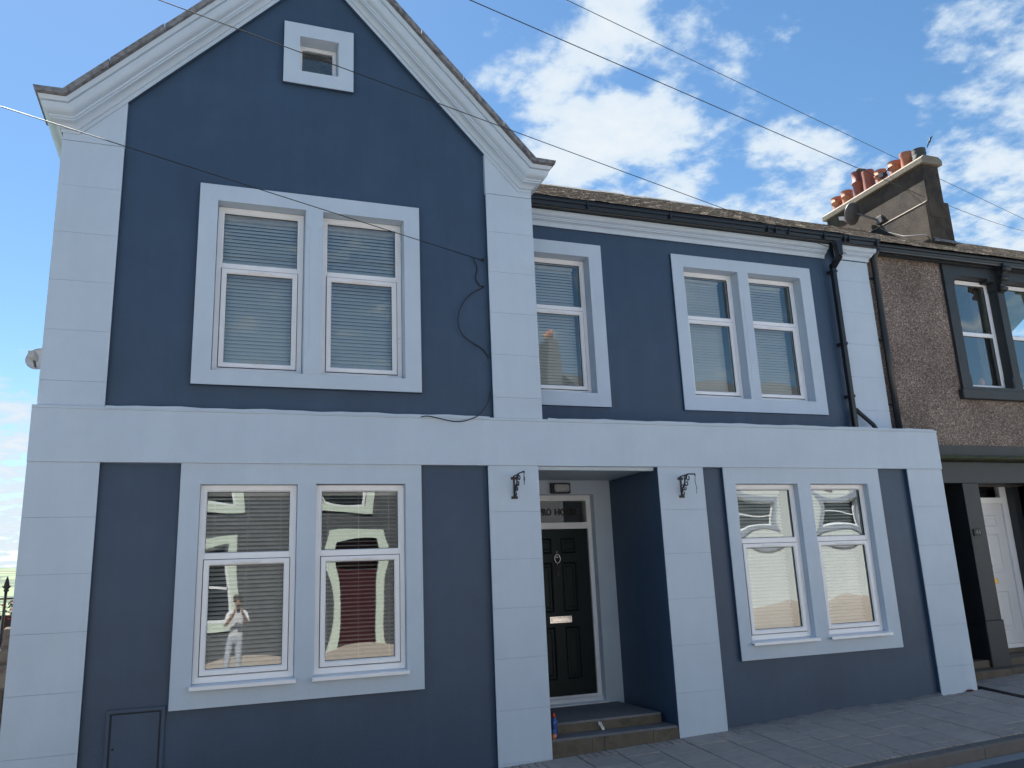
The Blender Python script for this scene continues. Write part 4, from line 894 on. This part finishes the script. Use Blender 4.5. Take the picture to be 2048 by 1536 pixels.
m = MB(); m.tube([(4.21, YN, 5.0), (4.21, YN-0.03, 5.0)], 0.008, 8); m.tube([(4.21, YN-0.03, 4.995), (4.21, YN-0.03, 5.02)], 0.010, 8); o_ = obj('wire_hook', m, IRON); tag(o_, 'small hook holding the wire on the gable wall', 'hook')
pl = thing('utility_pole', 'wooden utility pole down the street, outside the picture on the left', 'pole', (-27.4, -9.9, -1.6))
m = MB(); m.tube([(0, 0, 0), (0, 0, 9.4)], 0.15, 10, r1=0.10); obj('pole_shaft', m, TIMBER, pl)
m = MB(); m.box(-0.06, 0.9, 0.10, 0.2, 8.85, 8.95); m.box(-0.5, 0.9, -0.10, -0.2, 9.0, 9.1); obj('cross_arm', m, TIMBER, pl)

# ------------------------------------------------------------------ brackets, lamp, step clutter
def hanging_bracket(label, x, chain):
    t = thing('hanging_bracket', label, 'bracket', (x, -0.002, 2.36), 'scrolled iron brackets either side of the porch')
    m = MB(); m.box(-0.009, 0.009, -0.012, 0.0, 0.0, 0.235); m.box(-0.035, 0.035, -0.008, 0.0, 0.0, 0.028, 0.003); m.box(-0.035, 0.035, -0.008, 0.0, 0.20, 0.228, 0.003); obj('back_plate', m, IRON, t)
    m = MB(); top = [(0, -0.005, 0.238), (0, -0.14, 0.244), (0, -0.165, 0.246), (0, -0.305, 0.228 if chain else 0.246)]
    m.tube(top, 0.0075, 8); m.tube([top[-1], (0, -0.306, top[-1][2]-0.02)], 0.0075, 8); obj('arm', m, IRON, t)
    def scroll(c, r0, a0, a1, k=18):
        return [(0, c[0]-math.cos(a0+(a1-a0)*i/k)*r0*(1-0.62*i/k), c[1]+math.sin(a0+(a1-a0)*i/k)*r0*(1-0.62*i/k)) for i in range(k+1)]
    m = MB(); m.tube([(0, -0.012, 0.07), (0, -0.035, 0.105), (0, -0.07, 0.14), (0, -0.095, 0.18), (0, -0.13, 0.235)], 0.007, 8)
    m.tube([(0, -0.10, 0.235), (0, -0.085, 0.215), (0, -0.088, 0.17), (0, -0.065, 0.14), (0, -0.02, 0.14)], 0.006, 8)
    for c, r0, a0, a1 in (((-0.165, 0.205), 0.038, 1.6, 7.6), ((-0.125, 0.150), 0.034, 2.6, 8.4), ((-0.090, 0.100), 0.034, 0.8, 7.0), ((-0.045, 0.050), 0.034, 1.2, 7.2)):
        m.tube(scroll(c, r0, a0, a1), 0.0065, 6)
    obj('scrollwork', m, IRON, t)
    m = MB(); zt = top[-1][2]-0.02
    if chain:
        for k in range(11):
            z = zt-0.012-k*0.0135; pts = [(0.004*math.sin(a)*(1 if k % 2 else 0), -0.306-(0.004*math.sin(a) if k % 2 == 0 else 0)+0.01*math.sin(k*.5), z+0.009*math.cos(a)) for a in [2*math.pi*i/8 for i in range(9)]]
            m.tube(pts, 0.0016, 4, cap=False)
        m.tube([(0, -0.304, zt-0.155), (0, -0.31, zt-0.175), (0, -0.302, zt-0.19), (0, -0.294, zt-0.178)], 0.0022, 5)
    else:
        m.tube([(0, -0.306, zt), (0, -0.300, zt-0.03), (0, -0.312, zt-0.04), (0, -0.318, zt-0.06), (0, -0.300, zt-0.085), (0, -0.303, zt-0.115)], 0.004, 6)
        m.tube([(0, -0.300, zt-0.03), (0, -0.290, zt-0.055), (0, -0.300, zt-0.085)], 0.003, 6)
    obj('chain' if chain else 'hook', m, IRON, t)
hanging_bracket('rusty scrolled iron bracket with a short hook, left of the porch', 4.447, False)
hanging_bracket('black scrolled iron bracket with a thin hanging chain, right of the porch', 6.447, True)
lp = thing('bulkhead_lamp', 'unlit oblong bulkhead lamp above the black front door', 'lamp', (5.487, PY-0.001, 2.61))
m = MB(); m.box(-0.128, 0.128, -0.045, 0.0, -0.066, 0.066, 0.012); obj('casing', m, BLACKPL, lp)
m = MB(); m.box(-0.092, 0.110, -0.085, -0.0455, -0.048, 0.048, 0.018); df = obj('diffuser', m, LAMPGLASS, lp)
m = MB(); m.ring(-0.124, 0.124, -0.062, 0.062, 0.022, -0.062, 0.016, 0.006); obj('bezel', m, BLACKPL, lp)
bt = thing('spray_bottle', 'blue plastic bottle with a red cap standing on the lower porch step', 'bottle', (4.80, 0.095, -0.001))
m = MB(); m.lathe([(0.030, 0), (0.034, 0.006), (0.034, 0.05), (0.031, 0.10), (0.034, 0.15), (0.033, 0.165), (0.018, 0.182), (0.014, 0.19)], (0, 0, 0), 20); obj('body', m, BOTTLEB, bt)
m = MB(); m.lathe([(0.019, 0.186), (0.019, 0.205), (0.014, 0.228), (0.009, 0.235), (0.002, 0.237)], (0, 0, 0), 16); obj('cap', m, BOTTLER, bt)
m = MB(); m.lathe([(0.012, 0.0), (0.022, 0.01), (0.026, 0.03), (0.02, 0.045), (0.008, 0.05)], (0, 0, 0), 12, axis=(0.2, -0.3, 1)); o_ = obj('orange_sponge', m, ORANGEPL, None, loc=(4.772, 0.055, 0.0)); tag(o_, 'small orange lump beside the blue bottle on the step', 'sponge')
m = MB(); vs = []; fs = []; rr = random.Random(2)
for j in range(7):
    for i in range(4):
        vs.append((-0.018+0.012*i+0.012*(j-3)*0.5+rr.uniform(-.004, .004), 0.010*math.sin(i*2+j)+rr.uniform(-.006, .006), 0.085-j*0.0135+rr.uniform(-.004, .004)))
for j in range(6):
    for i in range(3): fs.append((j*4+i, j*4+i+1, (j+1)*4+i+1, (j+1)*4+i))
m.add(vs, fs, smooth=False); o_ = obj('paper_scrap', m, PAPER, None, loc=(5.37, 0.195, 0.0)); sl_ = o_.modifiers.new('thickness', 'SOLIDIFY'); sl_.thickness = 0.004; tag(o_, 'crumpled white paper scrap leaning on the upper porch step', 'litter')
# dry grass tuft at the foot of the step
m = MB(); rr = random.Random(4)
for k in range(70):
    xx = 5.47+rr.random()**1.3*0.36; yy = rr.uniform(-0.02, 0.004); z0 = pz(xx, yy); h = rr.uniform(.012, .042); dx, dy = rr.uniform(-.02, .02), rr.uniform(-.02, .005)
    m.add([(xx-.0012, yy, z0), (xx+.0012, yy, z0), (xx+dx, yy+dy, z0+h)], [(0, 1, 2)])
o_ = obj('dry_grass', m, mat('straw', (0.22, 0.19, 0.12), 0.9, var=0.2)); o_['kind'] = 'stuff'; o_['label'] = 'dry grass tufts growing at the foot of the porch step'; o_['category'] = 'grass'
# rust-coloured rubble crumb under the right pilaster
m = MB(); m.lathe([(0.004, 0), (0.05, 0.008), (0.055, 0.02), (0.03, 0.035), (0.003, 0.04)], (0, 0, 0), 9, smooth=False); o_ = obj('brick_fragment', m, mat('brick_red', (0.10, 0.03, 0.025), 0.9, var=0.2, vscale=30), None, loc=(10.20, -0.02, pz(10.2, 0)), ); o_.scale = (1.2, 0.35, 0.6); tag(o_, 'broken red brick fragment at the foot of the rightmost pilaster', 'brick')
# bird
bd = thing('swift', 'small dark bird flying above the chimney pots', 'bird', (16.0, 3.99, 10.54))
m = MB(); m.lathe([(0.002, -0.09), (0.016, -0.06), (0.024, -0.01), (0.022, 0.03), (0.014, 0.06), (0.003, 0.085)], (0, 0, 0), 10, axis=(0.8, 0.2, 0.5)); obj('body', m, WIREM, bd)
for s in (-1, 1):
    m = MB(); m.add([(0, 0, 0.0), (0.05, 0.01, 0.03), (0.09*s+0.02, 0, 0.11*s+.02), (0.13*s+.03, 0, 0.18*s), (0.05*s-0.02, 0, 0.10*s)], [(0, 1, 2, 3, 4)]); w_ = obj('wing', m, WIREM, bd); sl_ = w_.modifiers.new('thickness', 'SOLIDIFY'); sl_.thickness = 0.006

# ------------------------------------------------------------------ railing, fence and plants seen past the left edge
rl = thing('iron_railing', 'black wrought iron railing with a spear finial beyond the left corner', 'railing', (0, 1.5, 0))
m = MB(); m.tube([(-0.395, 0, -0.7), (-0.370, 0, 1.66)], 0.014, 8); fx = -0.369
m.lathe([(0.020, 1.64), (0.026, 1.655), (0.014, 1.67), (0.020, 1.685), (0.026, 1.70), (0.018, 1.74), (0.004, 1.79)], (fx, 0, 0), 8); m.tube([(fx-0.035, 0, 1.70), (fx-0.02, 0, 1.675), (fx, 0, 1.665), (fx+0.02, 0, 1.675), (fx+0.035, 0, 1.70)], 0.007, 6); obj('post', m, IRON, rl)
m = MB(); m.tube([(-2.2, 0, 1.565), (-0.05, 0, 1.575)], 0.010, 6); m.tube([(-2.2, 0, 0.10), (-0.05, 0, 0.12)], 0.010, 6); obj('rail', m, IRON, rl)
for xx, sg in ((-0.46, 1), (-0.29, -1), (-0.80, 1)):
    m = MB(); m.tube([(xx+sg*0.05*(1-k/14*.7)*math.cos(k*.5), 0, 1.515+0.045*(1-k/14*.7)*math.sin(k*.5)) for k in range(15)], 0.006, 6); obj('scroll', m, IRON, rl)
for k in range(12):
    m = MB(); m.tube([(-0.55-k*0.13, 0, 0.0), (-0.55-k*0.13, 0, 1.56)], 0.008, 6); obj('bar', m, IRON, rl)
fe = thing('timber_fence', 'dark brown board fence behind the iron railing', 'fence', (0, 3.0, 0))
for k in range(16):
    m = MB(); m.box(-0.55-0.145*(k+1)+0.3, -0.55-0.145*k+0.295, 0, 0.02, -0.9, 1.36+rnd.uniform(-.004, .004), 0.003); obj('fence_board', m, TIMBER, fe)
m = MB(); m.box(-2.8, -0.2, -0.02, 0.05, 1.362, 1.40, 0.004); obj('fence_cap', m, TIMBER, fe)
fl = thing('flower_bed', 'red flowering plant spilling over the brown fence', 'plant', (-0.62, 3.15, 1.35))
LEAFM = mat('plant_leaf', (0.10, 0.12, 0.04), 0.6, var=0.3, vscale=30, col2=(0.22, 0.20, 0.09), c2scale=20); PETAL = mat('red_petal', (0.55, 0.06, 0.05), 0.6, var=0.2, vscale=30)
rr = random.Random(9); lf = MB(); pt = MB()
for k in range(420):
    c = Vector((rr.gauss(0, .32), rr.gauss(0, .10), abs(rr.gauss(0.07, .07)))); s = rr.uniform(.012, .028); a = Vector((rr.gauss(0, 1), rr.gauss(0, 1), rr.gauss(0, 1))).normalized(); b = a.cross(Vector((rr.gauss(0, 1), rr.gauss(0, 1), rr.gauss(0, 1)))).normalized()
    (pt if rr.random() < 0.35 else lf).add([c-a*s, c+b*s*.6, c+a*s, c-b*s*.6], [(0, 1, 2, 3)])
obj('foliage', lf, LEAFM, fl); obj('blossom', pt, PETAL, fl)
rw = thing('rubble_wall', 'pale rubble stone wall stub beside the left corner of the house', 'wall', (-0.25, 0.9, 0))
m = MB(); m.prism([(-0.40, -0.9), (0.22, -0.9), (0.22, 1.40), (0.03, 1.30), (-0.02, 1.10), (-0.12, 0.60), (-0.16, 0.2)], 0.03, 0.4); obj('wall_core', m, MORTAR, rw)
zz = -0.8
while zz < 1.25:
    hh = rr.uniform(.13, .22); xl = -0.16 if zz < 0.2 else (-0.16+(zz-0.2)*0.14 if zz < 1.05 else -0.03+(zz-1.05)*.35)
    xx = xl
    while xx < 0.2:
        ww = rr.uniform(.12, .22); m = MB(); m.box(xx+.006, min(xx+ww, .22)-.006, 0, 0.06, zz+.006, zz+hh-.006, 0.018); obj('wall_stone', m, RUBBLE, rw); xx += ww
    zz += hh

# ------------------------------------------------------------------ across the street (met only in the window reflections)
def opposite(name, label, x0, x1, z1, wallm, trim, wins, door, base, pitch=0.58):
    t = thing(name, label, 'house', (0, 0, 0), 'houses across the street'); Y0 = -12.0
    holes = [(a, b, c, d) for a, b, c, d in wins] + ([door] if door else [])
    m = MB(); m.wall(x0, x1, base-0.6, z1, Y0-0.3, Y0, holes); obj('wall', m, wallm, t)
    for a, b, c, d in wins:
        m = MB(); m.wall(a-0.20, b+0.20, c-0.20, d+0.25, Y0, Y0+0.05, [(a, b, c, d)]); su = obj('window_surround', m, trim, t)
        m = MB(); m.ring(a, b, c, d, 0.07, Y0-0.14, 0.05, 0.01); m.box(a+.05, b-.05, Y0-0.13, Y0-0.09, (c+d)/2-0.03, (c+d)/2+0.03); wf = obj('window', m, UPVC, t)
        g_ = MB(); g_.box(a+.06, b-.06, Y0-0.12, Y0-0.115, c+.06, d-.06); obj('pane', g_, DARKGL, wf)
    if door:
        a, b, c, d = door; m = MB(); m.wall(a-0.25, b+0.25, c-0.02, d+0.35, Y0, Y0+0.08, [(a, b, c-.1, d)]); obj('door_surround', m, trim, t)
        m = MB(); m.box(a+.01, b-.01, Y0-0.2, Y0-0.15, c, d-0.35); m.box(a+.05, b-.05, Y0-.18, Y0-.16, d-0.3, d-.05); obj('door', m, MAROON, t)
    m = MB(); m.prism([(Y0+0.25, z1), (Y0-4, z1+4*pitch), (Y0-8, z1), ], x0-0.05, x1+0.05, axis='x'); rf_ = obj('roof', m, OPROOF, t)
    m = MB(); m.box(x0, x1, -20.2, -19.9, base-0.6, z1-.01); m.box(x0, x0+.3, -19.89, Y0-.31, base-.6, z1-.01); m.box(x1-.3, x1, -19.89, Y0-.31, base-.6, z1-.01); obj('rear_wall', m, wallm, t)
    m = MB(); m.box(x1-0.7, x1-0.1, Y0-4.6, Y0-3.4, z1+1.5, z1+4.2, 0.02); ch = obj('chimney', m, wallm, t)
    for k in range(3): m = MB(); m.lathe([(0.13, 0), (0.11, .3), (0.13, .45)], (x1-0.4, Y0-4.35+k*.35, z1+4.19), 12); obj('chimney_pot', m, TERRA, ch)
DARKGL = mat('dark_pane', (0.02, 0.025, 0.03), 0.08); MAROON = mat('maroon_door', (0.055, 0.010, 0.014), 0.4)
OPROOF = mat('opposite_slate', (0.055, 0.058, 0.065), 0.7, var=0.3, vscale=4); OPW = mat('opposite_dark_stone', (0.085, 0.088, 0.10), 0.9, var=0.25, vscale=3); OPT = mat('opposite_mint_trim', (0.62, 0.70, 0.62), 0.7, var=0.05); OPC = mat('opposite_cream', (0.60, 0.64, 0.65), 0.8, var=0.05); OPB = mat('opposite_trim', (0.30, 0.34, 0.42), 0.7)
G0 = -0.15
opposite('stone_house', 'dark stone house with mint trim, reflected in the left ground floor window', -3.0, 12.85, 5.6, OPW, OPT, [(-1.9, -0.5, 0.9, 2.5), (0.5, 1.9, 0.9, 2.5), (6.6, 7.9, 0.95, 2.55), (-1.9, -0.7, 3.6, 5.0), (0.8, 2.0, 3.6, 5.0), (3.9, 5.1, 3.6, 5.0), (6.6, 7.8, 3.6, 5.0)], (4.3, 5.4, 0.0, 2.5), G0)
opposite('cream_house', 'cream rendered house reflected in the right ground floor window', 13.0, 29.0, 6.2, OPC, OPB, [(15.4, 17.2, 2.6, 3.7), (18.6, 20.6, 2.6, 3.7), (25.0, 26.4, 1.5, 3.1), (14.0, 15.2, 4.5, 5.7), (18.0, 19.2, 4.5, 5.7), (22.0, 23.2, 4.5, 5.7)], (22.6, 23.7, 0.5, 3.0), G0+0.3)
opposite('grey_house', 'grey terraced house across the street, out of the picture behind the camera', -16.0, -3.15, 5.3, STUCCO_SIDE, OPB, [(-14.5, -13.2, 0.7, 2.3), (-11.6, -10.3, 0.7, 2.3), (-6.2, -4.9, 0.7, 2.3), (-14.5, -13.3, 3.4, 4.8), (-10.0, -8.8, 3.4, 4.8), (-6.0, -4.8, 3.4, 4.8)], (-8.6, -7.5, -0.3, 2.2), G0-0.3)

# ------------------------------------------------------------------ the photographer, met only as a reflection in the glass
def photographer():
    g = ROADZ+0.17+0.033*1.5+0.09; ox, oy = 1.98, -8.44
    J = {}; E_ = []; Rr = []
    def j(n, x_, y_, z_, rx, ry=None): J[n] = len(Rr); Rr.append(((ox+x_, oy+y_, g+z_), (rx, ry or rx)))
    j('pelvis', 0, 0, 0.96, .155, .115); j('waist', 0, 0.01, 1.12, .145, .105); j('chest', 0, 0.0, 1.34, .165, .115); j('neck0', 0, 0.0, 1.49, .075, .07); j('neck', 0, .02, 1.56, .055); j('head0', 0, .04, 1.63, .075, .085); j('head', 0, .035, 1.72, .078, .095); j('crown', 0, .03, 1.80, .045, .055)
    for a, b in (('pelvis','waist'),('waist','chest'),('chest','neck0'),('neck0','neck'),('neck','head0'),('head0','head'),('head','crown')): E_.append((a, b))
    for sd in (-1, 1):
        q = str(sd)
        j('sh'+q, sd*.19, 0, 1.44, .062); j('el'+q, sd*.25, .13, 1.22, .046); j('wr'+q, sd*.085, .30, 1.47, .030); j('palm'+q, sd*.072, .325, 1.53, .032, .018)
        for a, b in (('neck0','sh'+q),('sh'+q,'el'+q),('el'+q,'wr'+q),('wr'+q,'palm'+q)): E_.append((a, b))
        for k, (dx, dz, l) in enumerate(((-.030, .030, .055), (-.012, .036, .068), (.006, .036, .070), (.022, .030, .058))):
            j('f%d%s' % (k, q), sd*(.072)-sd*dx*0.2, .345, 1.53+dz*.3+(k-1.5)*.018, .0095); j('g%d%s' % (k, q), sd*.045, .362, 1.535+(k-1.5)*.018, .008)
            E_.append(('palm'+q, 'f%d%s' % (k, q))); E_.append(('f%d%s' % (k, q), 'g%d%s' % (k, q)))
        j('t'+q, sd*.060, .315, 1.575, .010); j('u'+q, sd*.040, .335, 1.600, .009); E_.append(('palm'+q, 't'+q)); E_.append(('t'+q, 'u'+q))
        j('hip'+q, sd*.095, 0, .90, .095); j('kn'+q, sd*.11, .02, .50, .062); j('an'+q, sd*.12, 0, .09, .042); j('toe'+q, sd*.14, .16, .035, .038, .03)
        for a, b in (('pelvis','hip'+q),('hip'+q,'kn'+q),('kn'+q,'an'+q),('an'+q,'toe'+q)): E_.append((a, b))
    me = bpy.data.meshes.new('b'); me.from_pydata([p for p, _ in Rr], [(J[a], J[b]) for a, b in E_], [])
    o = bpy.data.objects.new('b', me); COL.objects.link(o)
    o.modifiers.new('skin', 'SKIN'); o.modifiers.new('sub', 'SUBSURF').levels = 2
    for i, (_, rr_) in enumerate(Rr): me.skin_vertices[0].data[i].radius = rr_; me.skin_vertices[0].data[i].use_root = (i == 0)
    bpy.context.view_layer.update()
    body = bpy.data.meshes.new_from_object(o.evaluated_get(bpy.context.evaluated_depsgraph_get())); bpy.data.objects.remove(o)
    t = thing('person', 'person in white shirt and pale trousers raising a phone, reflected in the left window', 'person', (0, 0, 0))
    for mm in (mat('skin', (0.50, 0.32, 0.24), 0.55), mat('white_shirt', (0.70, 0.70, 0.74), 0.9, bump=0.012, bscale=18, col2=(0.12, 0.12, 0.14), c2scale=16, c2lo=0.6, c2hi=0.66), mat('pale_trousers', (0.50, 0.54, 0.64), 0.9, bump=0.015, bscale=14, var=0.25, vscale=14), mat('shoe', (0.6, 0.6, 0.6), 0.6)): body.materials.append(mm)
    for p in body.polygons:
        c = p.center; z_ = c.z-g; r_ = math.hypot(c.x-ox, c.y-oy); p.use_smooth = True
        p.material_index = 3 if z_ < .10 else (2 if z_ < .98 else (0 if (z_ > 1.53 and r_ < .16) or (c.y-oy > .17 and z_ > 1.2) else 1))
    link('body', body, None, t)
    m = MB(); m.lathe([(0.002, .115), (0.06, .10), (0.09, .05), (0.098, 0.0), (0.092, -.05)], (ox, oy+.018, g+1.725), 18, cap=False); obj('hair', m, mat('hair', (0.05, 0.035, 0.025), 0.7), t)
    m = MB(); m.lathe([(0.004, 0), (0.014, .006), (0.010, .03), (0.003, .045)], (ox, oy+.128, g+1.655), 8); obj('nose', m, bpy.data.materials['skin'], t)
    for sd in (-1, 1): m = MB(); m.lathe([(0.002, -.006), (.009, 0), (.002, .006)], (ox+sd*.032, oy+.120, g+1.705), 8); obj('eye', m, GASKET, t)
    ph = obj('phone', MB().box(ox-.038, ox+.038, oy+.352, oy+.361, g+1.46, g+1.615, .003), GASKET); tag(ph, 'dark phone held up in front of the face, reflected in the left window', 'phone')
photographer()
